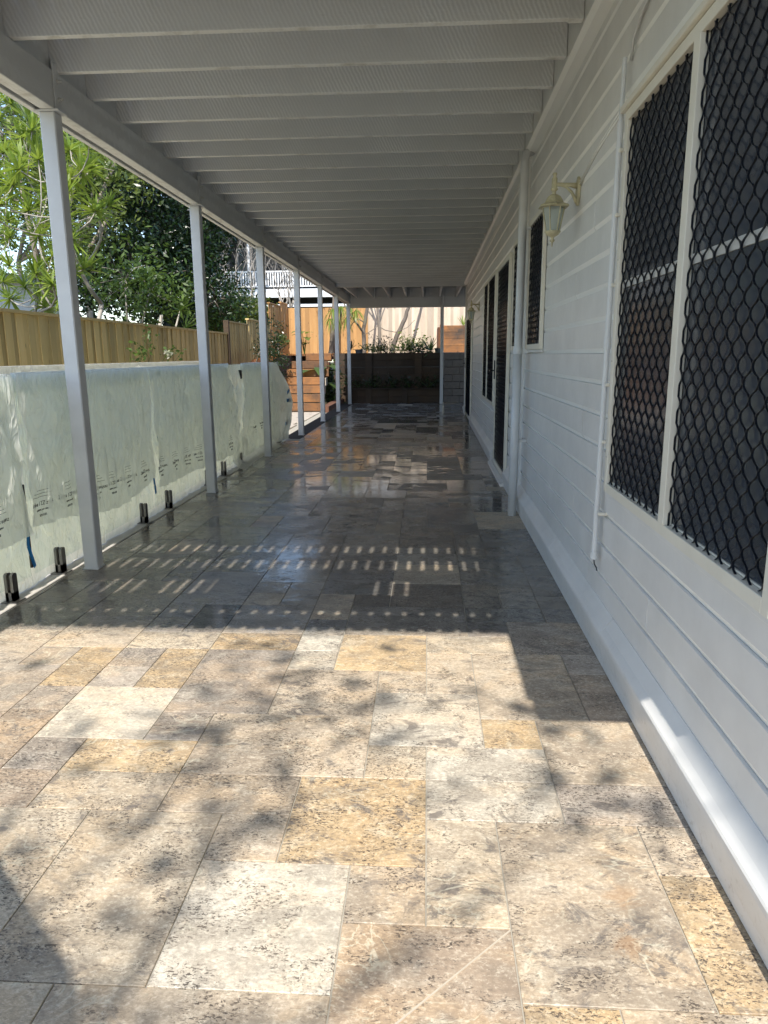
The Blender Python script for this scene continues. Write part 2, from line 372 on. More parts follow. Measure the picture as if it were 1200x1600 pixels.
RUST = ((.50, -.485, .06), (.478, -.65, .055), (.485, -.59, .04))
def travertine():
    m, t, b, o = NT('travertine')
    at_ = t.nodes.new('ShaderNodeAttribute'); at_.attribute_name = 'tone'
    sd = t.nodes.new('ShaderNodeAttribute'); sd.attribute_name = 'seed'
    g = t.nodes.new('ShaderNodeNewGeometry')
    va = t.nodes.new('ShaderNodeVectorMath'); va.operation = 'ADD'; t.links.new(g.outputs['Position'], va.inputs[0]); t.links.new(sd.outputs['Vector'], va.inputs[1])
    def mp(scale, rz=0):
        q = t.nodes.new('ShaderNodeMapping'); q.inputs['Scale'].default_value = scale; q.inputs['Rotation'].default_value = (0, 0, rz)
        t.links.new(va.outputs[0], q.inputs[0]); return q.outputs[0]
    base = at_.outputs['Color']; wetA = at_.outputs['Alpha']
    cloud = noise(t, mp((1, 1.6, 1)), 3.2, 6, .62, 1.2)
    cloud2 = noise(t, mp((1, 1.3, 1), .5), 8.5, 7, .7, .9)
    fine = noise(t, mp((1, 1.5, 1)), 42, 8, .74, .3)
    speck = noise(t, mp((1, 1.7, 1), .15), 95, 4, .7, .6)
    speckr = noise(t, mp((1, 1.5, 1), .3), 5.5, 5, .65, 1.0)
    vein = noise(t, mp((.8, 2.4, 1), .25), 3.6, 6, .6, 2.2)
    sepcol = t.nodes.new('ShaderNodeSeparateXYZ'); t.links.new(sd.outputs['Vector'], sepcol.inputs[0])
    # per-slab character: 0..1 values
    pr1 = math_(t, 'DIVIDE', sepcol.outputs[0], 50.0); pr2 = math_(t, 'DIVIDE', sepcol.outputs[1], 50.0); pr3 = math_(t, 'DIVIDE', sepcol.outputs[2], 50.0)
    warm = noise(t, mp((1, 1.3, 1), -.4), 2.6, 4, .55, .8)
    # soft clouds
    cc = mixc(t, maprange(t, warm, .42, .60, 0, .62, True), base, mixc(t, .5, base, (.62, .40, .19)))
    cc = mixc(t, maprange(t, cloud, .45, .60, 0, .9, True), cc, mixc(t, .5, base, (.19, .155, .12)))
    cc = mixc(t, maprange(t, cloud2, .48, .66, 0, .45, True), cc, mixc(t, .6, base, (.80, .74, .60)))
    # fine mineral grain
    grain = noise(t, mp((1, 1.4, 1)), 75, 6, .75, .4)
    cc = mixc(t, maprange(t, grain, .42, .62, -.0, .5), cc, mixc(t, .8, base, (.14, .11, .085)))
    cc = mixc(t, maprange(t, grain, .34, .46, .4, 0), cc, (.84, .77, .63))
    # dark pin specks, dense in places and differently on each slab
    dens = math_(t, 'ADD', speckr, math_(t, 'MULTIPLY', math_(t, 'SUBTRACT', pr1, .5), .16))
    sp = math_(t, 'MULTIPLY', maprange(t, speck, .54, .59), maprange(t, dens, .44, .56, .05, 1))
    cc = mixc(t, math_(t, 'MULTIPLY', sp, .9), cc, (.07, .056, .046))
    pit = noise(t, mp((1, 2.6, 1), .1), 38, 3, .6, 1.5)
    pits = math_(t, 'MULTIPLY', maprange(t, pit, .60, .64), maprange(t, dens, .40, .55, .25, 1))
    cc = mixc(t, math_(t, 'MULTIPLY', pits, .85), cc, (.09, .07, .055))
    blot = noise(t, mp((1, 1.4, 1), .1), 5.5, 8, .78, 1.2)
    cc = mixc(t, math_(t, 'MULTIPLY', maprange(t, blot, .53, .60, 0, .8), maprange(t, math_(t, 'ADD', cloud2, math_(t, 'MULTIPLY', math_(t, 'SUBTRACT', pr2, .5), .3)), .43, .58)), cc, (.15, .13, .115))
    # thin veins
    vv = math_(t, 'ABSOLUTE', math_(t, 'SUBTRACT', vein, .5))
    vm = math_(t, 'MULTIPLY', math_(t, 'MULTIPLY', maprange(t, vv, .0, .007, 1, 0), maprange(t, cloud2, .46, .58, 0, .8)), maprange(t, pr3, .35, .6))
    cc = mixc(t, vm, cc, (.12, .09, .07))
    vein2 = noise(t, mp((1.2, 1.7, 1), 1.1), 3.2, 4, .55, 2.0)
    vv2 = math_(t, 'ABSOLUTE', math_(t, 'SUBTRACT', vein2, .5))
    cc = mixc(t, math_(t, 'MULTIPLY', math_(t, 'MULTIPLY', maprange(t, vv2, .0, .022, .4, 0, True), maprange(t, warm, .48, .58)), maprange(t, pr3, .6, .4)), cc, (.82, .78, .60))
    # rust stain with its own shape on the big right-hand slab
    for (sx, sy, rad_) in (RUST):
        dn = t.nodes.new('ShaderNodeVectorMath'); dn.operation = 'DISTANCE'; t.links.new(g.outputs['Position'], dn.inputs[0]); dn.inputs[1].default_value = (sx, sy, 0)
        dd_ = math_(t, 'ADD', dn.outputs['Value'], math_(t, 'MULTIPLY', math_(t, 'SUBTRACT', blot, .5), .30))
        cc = mixc(t, maprange(t, dd_, rad_, rad_*.2, 0, .45, True), cc, (.34, .19, .09))
    # wetness
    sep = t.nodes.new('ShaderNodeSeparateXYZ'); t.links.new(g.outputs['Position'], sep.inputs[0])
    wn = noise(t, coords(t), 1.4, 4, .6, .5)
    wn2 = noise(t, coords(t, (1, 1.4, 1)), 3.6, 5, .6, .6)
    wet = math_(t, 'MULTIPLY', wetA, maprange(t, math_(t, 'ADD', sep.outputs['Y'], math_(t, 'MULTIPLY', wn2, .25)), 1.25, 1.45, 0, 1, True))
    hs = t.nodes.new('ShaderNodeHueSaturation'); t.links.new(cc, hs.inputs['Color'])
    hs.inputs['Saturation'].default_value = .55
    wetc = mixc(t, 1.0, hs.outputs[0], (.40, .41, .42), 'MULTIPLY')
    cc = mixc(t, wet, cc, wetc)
    t.links.new(cc, b.inputs['Base Color'])
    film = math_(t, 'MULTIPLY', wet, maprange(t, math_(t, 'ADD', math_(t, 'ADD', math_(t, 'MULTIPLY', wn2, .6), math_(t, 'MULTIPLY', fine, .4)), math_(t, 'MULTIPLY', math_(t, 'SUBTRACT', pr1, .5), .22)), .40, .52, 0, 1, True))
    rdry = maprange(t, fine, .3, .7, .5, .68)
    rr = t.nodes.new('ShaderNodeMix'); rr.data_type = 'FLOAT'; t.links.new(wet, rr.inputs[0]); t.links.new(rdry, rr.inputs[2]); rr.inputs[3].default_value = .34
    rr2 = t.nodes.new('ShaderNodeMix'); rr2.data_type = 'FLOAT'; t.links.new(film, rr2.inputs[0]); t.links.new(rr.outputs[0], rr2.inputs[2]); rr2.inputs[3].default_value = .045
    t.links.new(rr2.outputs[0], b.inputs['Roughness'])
    b.inputs['IOR'].default_value = 1.45
    hgt = math_(t, 'SUBTRACT', math_(t, 'MULTIPLY', fine, .5), math_(t, 'MULTIPLY', sp, .5))
    bm_ = t.nodes.new('ShaderNodeBump'); bm_.inputs['Distance'].default_value = .0018
    t.links.new(maprange(t, film, 0, 1, .55, .05), bm_.inputs['Strength']); t.links.new(hgt, bm_.inputs['Height'])
    b2 = t.nodes.new('ShaderNodeBump'); b2.inputs['Distance'].default_value = .004; b2.inputs['Strength'].default_value = .07
    t.links.new(wn2, b2.inputs['Height']); t.links.new(bm_.outputs[0], b2.inputs['Normal'])
    t.links.new(b2.outputs[0], b.inputs['Normal'])
    return m
MT['trav'] = travertine()

# ================================================================== SETTING
U = 0.2032
# ---- ground
g = MB()
g.quad((-120, -60, -.12), (120, -60, -.12), (120, 160, -.12), (-120, 160, -.12))
tag(g.build('ground', MT['grass']), kind='structure')
# ---- patio bed
WX0, WSL = .757, .005
def wx(y): return WX0+WSL*y
patio = MB().box(-2.27, 3.2, -5.2, 18.75, -.11, -.005).build('patio_floor', MT['grout'])
tag(patio, kind='structure')

TONE = dict(cream=(.61, .51, .375), ochre=(.60, .44, .255), grey=(.47, .405, .335), white=(.64, .58, .475),
            beige=(.565, .465, .345), brown=(.45, .35, .255), dark=(.30, .26, .22))
known = [(-4,-6,3,2,'beige'),(-6,-6,2,2,'cream'),(-1,-5,2,2,'brown'),(1,-5,1,1,'ochre'),(2,-5,2,1,'beige'),(1,-4,2,3,'beige'),(3,-4,1,2,'ochre'),
 (3,-2,1,1,'beige'),(-3,-4,2,2,'white'),(-5,-4,2,3,'cream'),(-1,-3,1,1,'beige'),(0,-3,1,2,'cream'),(-2,-2,2,2,'ochre'),
 (-3,-2,1,1,'beige'),(-4,-1,2,1,'beige'),(-6,-1,2,1,'cream'),(-7,-4,2,3,'cream'),(0,-1,2,1,'white'),(2,-1,2,1,'grey'),(-4,0,3,2,'beige'),
 (-1,0,1,1,'cream'),(-6,0,2,1,'ochre'),(-7,0,1,1,'grey'),(0,0,2,1,'white'),(2,0,2,2,'beige'),(1,1,1,1,'ochre'),(-1,1,2,2,'white'),
 (-3,2,2,2,'beige'),(-1,3,1,1,'beige'),(0,3,1,2,'beige'),(1,2,2,3,'beige'),(3,2,1,2,'brown'),(3,4,1,1,'grey'),(-5,2,2,3,'grey'),
 (-5,1,1,1,'grey'),(-7,1,2,2,'white'),(-6,3,1,2,'ochre'),(-7,3,1,1,'grey'),(-2,4,2,2,'ochre'),(-3,4,1,1,'white'),
 (-7,5,2,1,'cream'),(-8,4,1,1,'ochre'),(-5,5,2,1,'ochre'),(-3,5,1,2,'white'),(0,5,2,1,'cream'),(2,5,2,2,'grey')]
XMIN, XMAX, YMIN, YMAX = -12, 16, -24, 93
occ = {}
tiles = []
def place(x, y, w_, h_, tone=None):
    for i in range(w_):
        for j in range(h_): occ[(x+i, y+j)] = 1
    tiles.append((x, y, w_, h_, tone))
for k in known: place(*k)
rt = random.Random(5)
SZ = [((2,3),.24),((3,2),.22),((2,2),.24),((2,1),.13),((1,2),.1),((1,1),.12)]
for y in range(YMIN, YMAX):
    for x in range(XMIN, XMAX):
        if (x, y) in occ: continue
        if x > 4 and y < 74: continue
        c = sorted(SZ, key=lambda s: -rt.random()**(1/s[1]))
        lim = 4 if y < 74 else XMAX
        for (ww, hh), _ in c+[((1, 1), 0)]:
            if x < lim and x+ww > lim: continue
            if all((x+i, y+j) not in occ for i in range(ww) for j in range(hh)):
                place(x, y, ww, hh); break
def tile_mesh(lst):
    V = []; Fc = []; tone = []; seed = []
    for (x, y, w_, h_, tn) in lst:
        x0, x1, y0, y1 = x*U+.0018, (x+w_)*U-.0018, y*U+.0018, (y+h_)*U-.0018
        if x1 < -2.26: continue
        x0 = max(x0, -2.262 if y1 < 9.6 else -2.09)
        if x1-x0 < .01: continue
        if y1 < 15.0 and x1 > wx(y0)+.02: x1 = wx(y0)+.02
        if x1-x0 < .01: continue
        r = random.Random(x*7919+y*104729)
        if tn is None:
            tn = r.choices(['cream','beige','grey','brown','ochre','white'], [.22, .34, .2, .14, .1, .1])[0]
        bc = TONE[tn]; k = .90+.2*r.random()
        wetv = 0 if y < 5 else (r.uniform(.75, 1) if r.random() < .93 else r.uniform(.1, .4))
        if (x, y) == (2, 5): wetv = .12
        dry = 0.0
        tz = r.uniform(-.0004, .0004); tx = r.uniform(-.0016, .0016); ty = r.uniform(-.0016, .0016)
        n = len(V); b = .0016; xc, yc = (x0+x1)/2, (y0+y1)/2
        def z(X, Y): return tz+tx*(X-xc)+ty*(Y-yc)
        for (ins, dz) in ((0, -.0105), (0, -.0014), (b, 0)):
            for (X, Y) in ((x0+ins, y0+ins), (x1-ins, y0+ins), (x1-ins, y1-ins), (x0+ins, y1-ins)):
                V.append((X, Y, z(X, Y)+dz))
        for l in (0, 4):
            for i in range(4):
                j = (i+1) % 4; Fc.append((n+l+i, n+l+j, n+l+4+j, n+l+4+i))
        Fc.append((n+8, n+9, n+10, n+11))
        sv = (r.uniform(0, 50), r.uniform(0, 50), r.uniform(0, 50))
        tone += [(bc[0]*k, bc[1]*k, bc[2]*k, wetv)]*12; seed += [sv]*12
    if not V: return None
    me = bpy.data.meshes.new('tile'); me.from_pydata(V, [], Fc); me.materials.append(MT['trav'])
    a = me.attributes.new('tone', 'FLOAT_COLOR', 'POINT'); a.data.foreach_set('color', np.array(tone, 'f').ravel())
    a = me.attributes.new('seed', 'FLOAT_VECTOR', 'POINT'); a.data.foreach_set('vector', np.array(seed, 'f').ravel())
    me.update(); return me
tiles.sort(key=lambda q: (q[1] if q[1] >= -7 else 1000-q[1]))
cnt = 0; rest = []
for q in tiles:
    if cnt < 290 and q[1] >= -7:
        me = tile_mesh([q])
        if me is None: continue
        link('tile', me, patio); cnt += 1
    else: rest.append(q)
tag(link('far_tiles', tile_mesh(rest), patio), kind='stuff')

fcp = MB(); A_ = at(797, 1455, 2, .0); B_ = at(617, 1602, 2, .0); dd = (B_-A_).normalized(); nn_ = Vector((-dd.y, dd.x, 0))
q0 = [A_-nn_*.0022, A_+nn_*.0014, (A_+B_)/2+nn_*.0010, B_+nn_*.0022, B_-nn_*.0022, (A_+B_)/2-nn_*.0022]
fcp.v = [(q.x, q.y, -.002) for q in q0]+[(q.x, q.y, .0021) for q in q0]; fcp.f = [tuple(range(6)), tuple(range(6, 12))]+[(i, (i+1) % 6, 6+(i+1) % 6, 6+i) for i in range(6)]
fcp.build('filled_crack', plain('cream_crack_filler', (.50, .44, .35), .7), patio)
# ---- concrete edge strip under the glass fence, pool surround, flags beyond
cs = MB().box(-2.52, -2.274, -5.2, 9.7, -.11, .004, .004).build('concrete_edge_strip', MT['concrete']); tag(cs, kind='structure')
ps = MB().box(-4.55, -2.523, -5.2, 9.7, -.11, -.002).build('pool_surround_paving', plain('cream_pool_paving', (.66, .62, .50), .8, var=.12, scale=12)); tag(ps, kind='structure')
fl = MB().box(-4.55, -2.402, 9.703, 15.5, -.11, -.03).build('garden_path', MT['grout']); tag(fl, kind='structure')
rf = random.Random(3); yy = 9.72
while yy < 15.4:
    hh = rf.uniform(.35, .55); xx = -4.5
    while xx < -2.62:
        ww = min(rf.uniform(.4, .7), -2.60-xx)
        if ww > .12: MB().box(xx+.006, xx+ww-.006, yy+.006, min(yy+hh, 15.48)-.006, -.04, rf.uniform(-.012, -.004), .004).build('paver', MT['flag'], fl)
        xx += ww
    yy += hh
# raised garden terrain
gt = MB()
def terr(X, Y):
    if X > -4.1: base = 1.33 if Y > 19.6 else -.05
    else: base = .35+max(0, min(1, (Y-10.5)/7.5))*1.0
    if Y > 19.6: base = 1.33
    return base+.05*mnoise.noise(Vector((X*1.5, Y*1.5, 0)))
xs = np.linspace(-5.4, -4.05, 10); ys = np.linspace(9.8, 22.2, 50)
def grid(mb, xs, ys, fn):
    n = len(mb.v)
    for y in ys:
        for x in xs: mb.v.append((float(x), float(y), fn(float(x), float(y))))
    k = len(xs)
    for j in range(len(ys)-1):
        for i in range(k-1): mb.f.append((n+j*k+i, n+j*k+i+1, n+(j+1)*k+i+1, n+(j+1)*k+i))
grid(gt, xs, ys, terr)
for a, b in zip(ys[:-1], ys[1:]):   # inner bank wall of the bed
    gt.quad((-4.05, a, -.1), (-4.05, b, -.1), (-4.05, b, terr(-4.15, b)), (-4.05, a, terr(-4.15, a)))
grid(gt, np.linspace(-4.05, 8, 40), np.linspace(19.62, 22.2, 12), lambda X, Y: 1.33+.05*mnoise.noise(Vector((X*1.5, Y*1.5, 0))))
tag(gt.build('garden_terrain', MT['soil'], smooth=True, recalc=False), kind='structure')
bank = MB(); grid(bank, np.linspace(-60, -4.75, 40), np.linspace(-20, 90, 60), lambda X, Y: .15+.035*max(0, Y)+.3*mnoise.noise(Vector((X*.1, Y*.1, 0))))
grid(bank, np.linspace(-4.75, 60, 30), np.linspace(22.2, 90, 30), lambda X, Y: 1.35+.03*(Y-22))
tag(bank.build('hillside', MT['grass'], smooth=True, recalc=False), kind='structure')

# ================================================================== DECK
deck = thing('verandah_deck', 'long pale grey timber deck over the patio, carried on slim steel posts', 'deck', (-2.16, 9, 0))
P = lambda mb, name, mat, par=deck, **k: mb.build(name, MT[mat], par, **k)
PY = [2.295+2.64*i for i in range(-1, 7)]
ZB, ZJ = 2.716, 2.925
DY0 = 1.30-ZJ/math.tan(SUN_EL)           # front edge of the deck
for y in PY:
    if y < 0: continue
    po = MB().box(-2.21, -2.12, y-.045, y+.045, 0, ZB-.012, .006)
    o = P(po, 'post', 'paint_post')
    MB().box(-2.235, -2.09, y-.055, y+.055, ZB-.012, ZB-.001, .002).build('cap_plate', MT['paint_post'], o)
    MB().box(-2.119, -2.111, y-.035, y+.035, ZB+.0, ZJ+.04, .002).build('side_plate', MT['beam'], o)
    for zz in (ZB+.06, ZB+.155):
        b_ = MB().tube([(-2.112, y+.004, zz), (-2.098, y+.004, zz)], .013, 6).tube([(-2.098, y+.004, zz), (-2.082, y+.004, zz)], .007, 8)
        b_.build('bolt', MT['bolt'], o)
    MB().box(-2.216, -2.114, y-.052, y+.052, .001, .012, .002).build('base_plate', MT['paint_post'], o)
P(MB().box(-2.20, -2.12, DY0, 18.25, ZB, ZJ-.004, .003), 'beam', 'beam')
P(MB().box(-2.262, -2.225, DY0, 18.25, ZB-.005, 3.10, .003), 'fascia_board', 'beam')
js = []
y = 1.86-.45*7
while y < 14.9:
    if y > DY0+.03: js.append(y)
    y += .4505
jm = random.Random(9)
for i, y in enumerate(js):
    dz = jm.uniform(-.003, .003)
    jm_ = MB().box(-2.223, wx(y)-.024, y, y+.042, ZJ+dz, 3.108, .0025)
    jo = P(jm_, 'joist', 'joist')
    MB().prism([(y-.003, ZJ-.002), (y+.045, ZJ-.002), (y+.045, ZJ+.13), (y-.003, ZJ+.13)], 0, wx(y)-.095, wx(y)-.026).build('joist_hanger', MT['joist'], jo) if y > 0 else None
P(MB().box(-2.223, .733, DY0, DY0+.042, ZJ, 3.108, .003), 'front_rim_joist', 'joist')
# blocking between joists over the beam
for a, b in zip(js[:-1], js[1:]):
    if a < 1.0: continue
    P(MB().box(-2.19, -2.15, a+.044, b-.002, ZJ+.001, 3.105), 'blocking', 'beam')
# far bay: joists running the other way, end beam
P(MB().box(-2.12, 3.2, 15.02, 15.10, ZJ-.06, 3.10, .003), 'cross_beam', 'joist')
P(MB().box(-2.12, 3.2, 18.18, 18.27, 2.60, 2.86, .003), 'end_beam', 'beam')
for k in range(12):
    x = -1.95+.45*k
    P(MB().box(x, x+.042, 15.102, 18.30, 2.865, 3.108, .002), 'far_joist', 'joist')
P(MB().box(-2.262, 3.2, 18.302, 18.34, 2.865, 3.13, .002), 'end_fascia', 'beam')
pm = MB().box(.345, .435, 18.18, 18.27, 0, 2.60, .005); P(pm, 'post', 'paint_post')
P(MB().box(.36, .42, 18.14, 18.178, 2.60, 3.0, .003), 'side_plate', 'beam')
# deck boards, gaps let the sun through
BP = .0895; x = -2.262; k = 0
while x < 3.2:
    y0b = DY0-.19; y1b = 18.33
    if x > .36 and x < .8: y0b = DY0-.90
    if x+BP > .8: y0b = 15.0
    gp = .0085 if x < .33 else .0003
    if y0b < 14: P(MB().box(x+gp, x+BP-gp, y0b, 15.06, 3.112, 3.134), 'deck_board', 'deckboard')
    P(MB().box(x+.0005, x+BP-.0005, 15.062, y1b, 3.112, 3.134), 'deck_board', 'deckboard')
    x += BP; k += 1
P(MB().box(.42, .80, DY0-.90, DY0-.86, ZJ, 3.108, .003), 'landing_rim', 'joist')
P(MB().box(.42, .46, DY0-.86, DY0, ZJ, 3.108, .003), 'landing_rim', 'joist')
P(MB().box(.40, .80, DY0-.86, DY0-.01, 3.07, 3.109), 'landing_tray', 'joist')
# unseen balustrade above the camera, rails and panel openings shaped to break up sun slots
for z0, z1, ya in ((3.235, 3.290, 0), (4.04, 4.10, 0)):
    P(MB().box(-2.25, .8, DY0-.02+ya, DY0+.03+ya, z0, z1), 'rail', 'paint')
for xa, xb in ((-2.25, -1.99), (-1.72, -1.56), (-1.28, -.36), (-.05, .8)):
    P(MB().box(xa, xb, DY0-.01, DY0+.01, 3.50, 3.88), 'added_shade_panel', 'paint')
for x in (-2.2, -1.2, .74):
    P(MB().box(x, x+.04, DY0-.02, DY0+.03, 3.135, 4.05), 'rail_post', 'paint')

# ================================================================== HOUSE
house = thing('house', 'pale grey weatherboard house with screened windows along the right side of the patio', 'house', (WX0, 0, 0), -math.atan(WSL))
H = lambda mb, name, mat, par=house, **k: mb.build(name, MT[mat], par, local=(par == house), **k)
OFF = .05
def Hs(mb, name, mat, par): # sub-part in house frame, par is at house origin
    return mb.build(name, MT[mat], par, local=True)
H(MB().box(OFF+.03, OFF+6.0, -7, 14.98, 0, 6.1), 'wall', 'cladding')
H(MB().box(-3.2, OFF+6.4, -1.79, 15.6, 5.55, 5.75), 'added_upper_roof', 'roofmetal')  # unseen roof, added to stop sun through the deck gaps past its edge
H(MB().box(OFF-.028, OFF+.03, 14.98, 15.07, 0, 3.1, .003), 'corner_board', 'cladding')
H(MB().box(OFF-.028, OFF-.002, 14.86, 14.979, 0, 3.1, .003), 'corner_board', 'cladding')
BPZ = .1465; z = .170; rb = random.Random(21); row = 0
def chamfer(z0, x):
    return [(x+.028, z0), (x+.0125, z0+.0008), (x, z0+.025), (x, z0+BPZ-.0015), (x+.001, z0+BPZ-.0006), (x+.028, z0+BPZ-.0006)]
while z < 6.0:
    y = -7.0; cuts = []
    if z < 3.1:
        q = -7+rb.uniform(0, 3)
        while q < 14.8:
            cuts.append(q); q += rb.uniform(2.4, 4.8)
    ends = [-7.0]+[c for c in cuts if c > -6.5]+[14.859]
    for a, b in zip(ends[:-1], ends[1:]):
        if b-a < .05: continue
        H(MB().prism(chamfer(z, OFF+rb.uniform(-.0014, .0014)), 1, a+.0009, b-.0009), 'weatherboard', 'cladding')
    z += BPZ; row += 1
# skirting: flashing board kicked out at the top
sk = [(.004, .004), (.002, .05), (-.010, .130), (-.010, .146), (-.006, .153), (.014, .172), (.046, .215), (.078, .218), (.078, .004)]
cutsS = [-7, -1.9, .92, 2.35, 5.30]
for a, b in zip(cutsS[:-1], cutsS[1:]):
    H(MB().prism(sk, 1, a+.0015, b-.0015), 'skirting', 'cladding')
for a, b in ((6.95, 12.2), (14.42, 14.99)):
    H(MB().prism(sk, 1, a, b), 'skirting', 'cladding')
H(MB().prism([(-.03, .0), (-.03, .03), (.01, .045), (.05, .045), (.05, 0)], 1, 5.30, 6.95), 'door_step', 'cladding')
H(MB().box(OFF-.020, OFF+.002, 4.27, 4.36, .165, 2.9, .002), 'cover_strip', 'cladding')
H(MB().prism([(-.022, 2.905), (.0, 2.880), (OFF+.012, 2.868), (OFF+.012, 3.10), (-.022, 3.10)], 1, DY0, 14.98), 'ledger', 'cladding')

def diamond(mb, y0, y1, z0, z1, x, cw=.044, per=.084, seg=8, th=.0024, dp=.0065):
    n = int(round((y1-y0)/cw)); cw = (y1-y0)/n; kz = int((z1-z0)/per*seg)
    for i in range(n+1):
        yc = y0+i*cw; ph = math.pi*(i % 2); base = len(mb.v)
        for k in range(kz+1):
            zz = z0+(z1-z0)*k/kz; a = math.sin(2*math.pi*(zz-z0)/per+ph)
            a = math.copysign(abs(a)**.75, a)
            yy = min(max(yc+a*(cw*.5-th*.4), y0), y1)
            for dx, dy in ((-dp/2, -th*.7), (dp/2, -th*.2), (dp/2, th*.9), (-dp/2, th*.7)):
                mb.v.append((x+dx, yy+dy, zz))
        for k in range(kz):
            for j in range(4):
                j2 = (j+1) % 4; q = base+k*4; mb.f.append((q+j, q+j2, q+4+j2, q+4+j))
    return mb
def frame(mb, y0, y1, z0, z1, w_, x0, x1):
    mb.box(x0, x1, y0, y0+w_, z0, z1, .002); mb.box(x0, x1, y1-w_, y1, z0, z1, .002)
    mb.box(x0, x1, y0+w_+.0005, y1-w_-.0005, z0, z0+w_, .002); mb.box(x0, x1, y0+w_+.0005, y1-w_-.0005, z1-w_, z1, .002)
    return mb
def window(name, y0, y1, z0, z1, mulls=(), fw=.04, far=False, sill=True, label=None, rail=None):
    wroot = H(frame(MB(), y0, y1, z0, z1, fw, OFF-.030, OFF-.004), name, 'cream')
    if label: wroot['label'] = label
    Hs(MB().box(OFF-.003, OFF-.0005, y0+.01, y1-.01, z0+.01, z1-.01), 'pane', 'pane', wroot)
    edges = [y0+fw]+[m for mm in mulls for m in (mm-.028, mm+.028)]+[y1-fw]
    for mm in mulls:
        Hs(MB().box(OFF-.034, OFF-.004, mm-.027, mm+.027, z0+fw+.0005, z1-fw-.0005, .002), 'mullion', 'cream', wroot)
    for a, b in zip(edges[0::2], edges[1::2]):
        Hs(diamond(MB(), a+.002, b-.002, z0+fw, z1-fw, OFF-.016, seg=5 if far else 10, cw=.058 if far else .044), 'security_mesh', 'black', wroot)
        if not far:
            for q in (a+.012,):
                Hs(MB().box(OFF-.0085, OFF-.0035, q, q+.004, z0+fw, z1-fw), 'sash_edge', 'cream', wroot)
            Hs(MB().box(OFF-.0085, OFF-.0035, a+.02, b-.01, z0+fw+.002, z0+fw+.008), 'sash_edge', 'cream', wroot)
    if rail:
        Hs(MB().box(OFF-.0090, OFF-.0034, y0+fw, y1-fw, rail-.015, rail+.015), 'sash_rail', 'deckboard', wroot)
    for k in range(8):   # fixing screws
        yy = y0+fw*.5 if k % 2 else y1-fw*.5; zz = z0+(z1-z0)*(.1+.8*(k//2)/3)
        Hs(MB().tube([(OFF-.0302, yy, zz), (OFF-.0325, yy, zz)], .0045, 6), 'screw', 'bolt', wroot)
    if sill:
        Hs(MB().box(OFF-.018, OFF-.001, y0+.01, y1-.01, z0-.022, z0-.002, .002), 'sill', 'cladding', wroot)
    return wroot
window('window', -.49, 1.115, .745, 2.285, (.30,), rail=1.62, label='tall twin sash window with black diamond grille and cream frame nearest the camera')
H(MB().box(OFF-.045, OFF-.001, -.55, 1.15, 2.288, 2.312, .003), 'window_head_flashing', 'cream')
window('window', 3.24, 4.04, 1.375, 2.36, (), label='small single grille window beside the downpipe')
window('window', 4.45, 5.16, 1.375, 2.36, (), far=True, label='narrow grille window between downpipe and door')
window('window', 7.10, 9.05, .70, 2.34, (8.2,), far=True, label='twin pane grille window past the first door')
def door(y0, y1, label, z1=2.32, hinge_low=True):
    d = H(frame(MB(), y0, y1, .05, z1, .055, OFF-.036, OFF-.004), 'door', 'cream'); d['label'] = label
    Hs(MB().box(OFF-.003, OFF-.0005, y0+.01, y1-.01, .06, z1-.01), 'door_leaf', 'pane', d)
    Hs(diamond(MB(), y0+.058, y1-.058, .105, z1-.055, OFF-.02, cw=.064, per=.09, seg=5), 'security_mesh', 'black', d)
    hy = y1-.03; hz = 1.15
    h_ = MB().box(OFF-.050, OFF-.036, hy-.02, hy+.02, hz-.10, hz+.12, .004)
    h_.tube([(OFF-.05, hy, hz), (OFF-.095, hy, hz), (OFF-.10, hy-.02, hz), (OFF-.10, hy-.12, hz)], .009, 8)
    Hs(h_, 'handle', 'black', d)
    return d
door(5.42, 6.78, 'screened cream framed door halfway along the wall')
door(12.25, 14.38, 'far screened door beside the house corner', 2.12)
# downpipe
py_, pxx = 4.02, -.045
dp = MB().tube([(pxx-.012, 3.93, .0), (pxx+.0, 3.98, 1.36)], .036, 16); dpo = H(dp, 'downpipe', 'paint_post', smooth=True)
Hs(MB().tube([(pxx, 3.98, 1.34), (pxx+.003, 3.985, 1.39)], .040, 16), 'socket', 'paint_post', dpo)
Hs(MB().tube([(pxx+.003, 3.985, 1.39), (pxx+.012, 4.0, 2.80), (pxx+.02, 4.02, 2.86), (pxx+.07, 4.06, 2.89)], .0335, 16), 'upper_pipe', 'paint_post', dpo)
Hs(MB().box(pxx, OFF+.01, 3.965, 3.995, 1.345, 1.385, .002).box(pxx+.005, OFF+.01, 3.97, 3.99, .62, .645, .002).box(pxx+.01, OFF+.01, 3.98, 4.0, 2.3, 2.325, .002), 'bracket', 'paint_post', dpo)
# conduit and cables
cx = OFF-.032
cdo = H(MB().tube([(cx, 1.215, .42), (cx, 1.19, 1.40), (cx, 1.18, 2.27)], .0125, 12), 'conduit', 'paint_post')
Hs(MB().tube([(cx, 1.215, .40), (cx, 1.215, .435)], .0165, 12).tube([(cx, 1.191, 1.36), (cx, 1.190, 1.41)], .0155, 12).tube([(cx, 1.18, 2.27), (cx, 1.17, 2.50)], .0095, 10), 'coupling', 'paint_post', cdo)
Hs(MB().tube([(cx, 1.216, .41), (cx+.004, 1.215, .375), (cx+.012, 1.20, .36), (cx+.01, 1.185, .352)], .003, 6), 'wire', 'rubber', cdo)
for zz in (.62, .95, 1.2, 1.62, 1.9, 2.15):
    Hs(MB().box(cx-.004, OFF+.004, 1.155, 1.175, zz, zz+.014, .002), 'saddle', 'cream', cdo)
cb = MB().tube([(OFF-.006, 2.12, 2.235), (OFF-.006, 1.7, 2.30), (OFF-.006, 1.19, 2.34)], .005, 6)
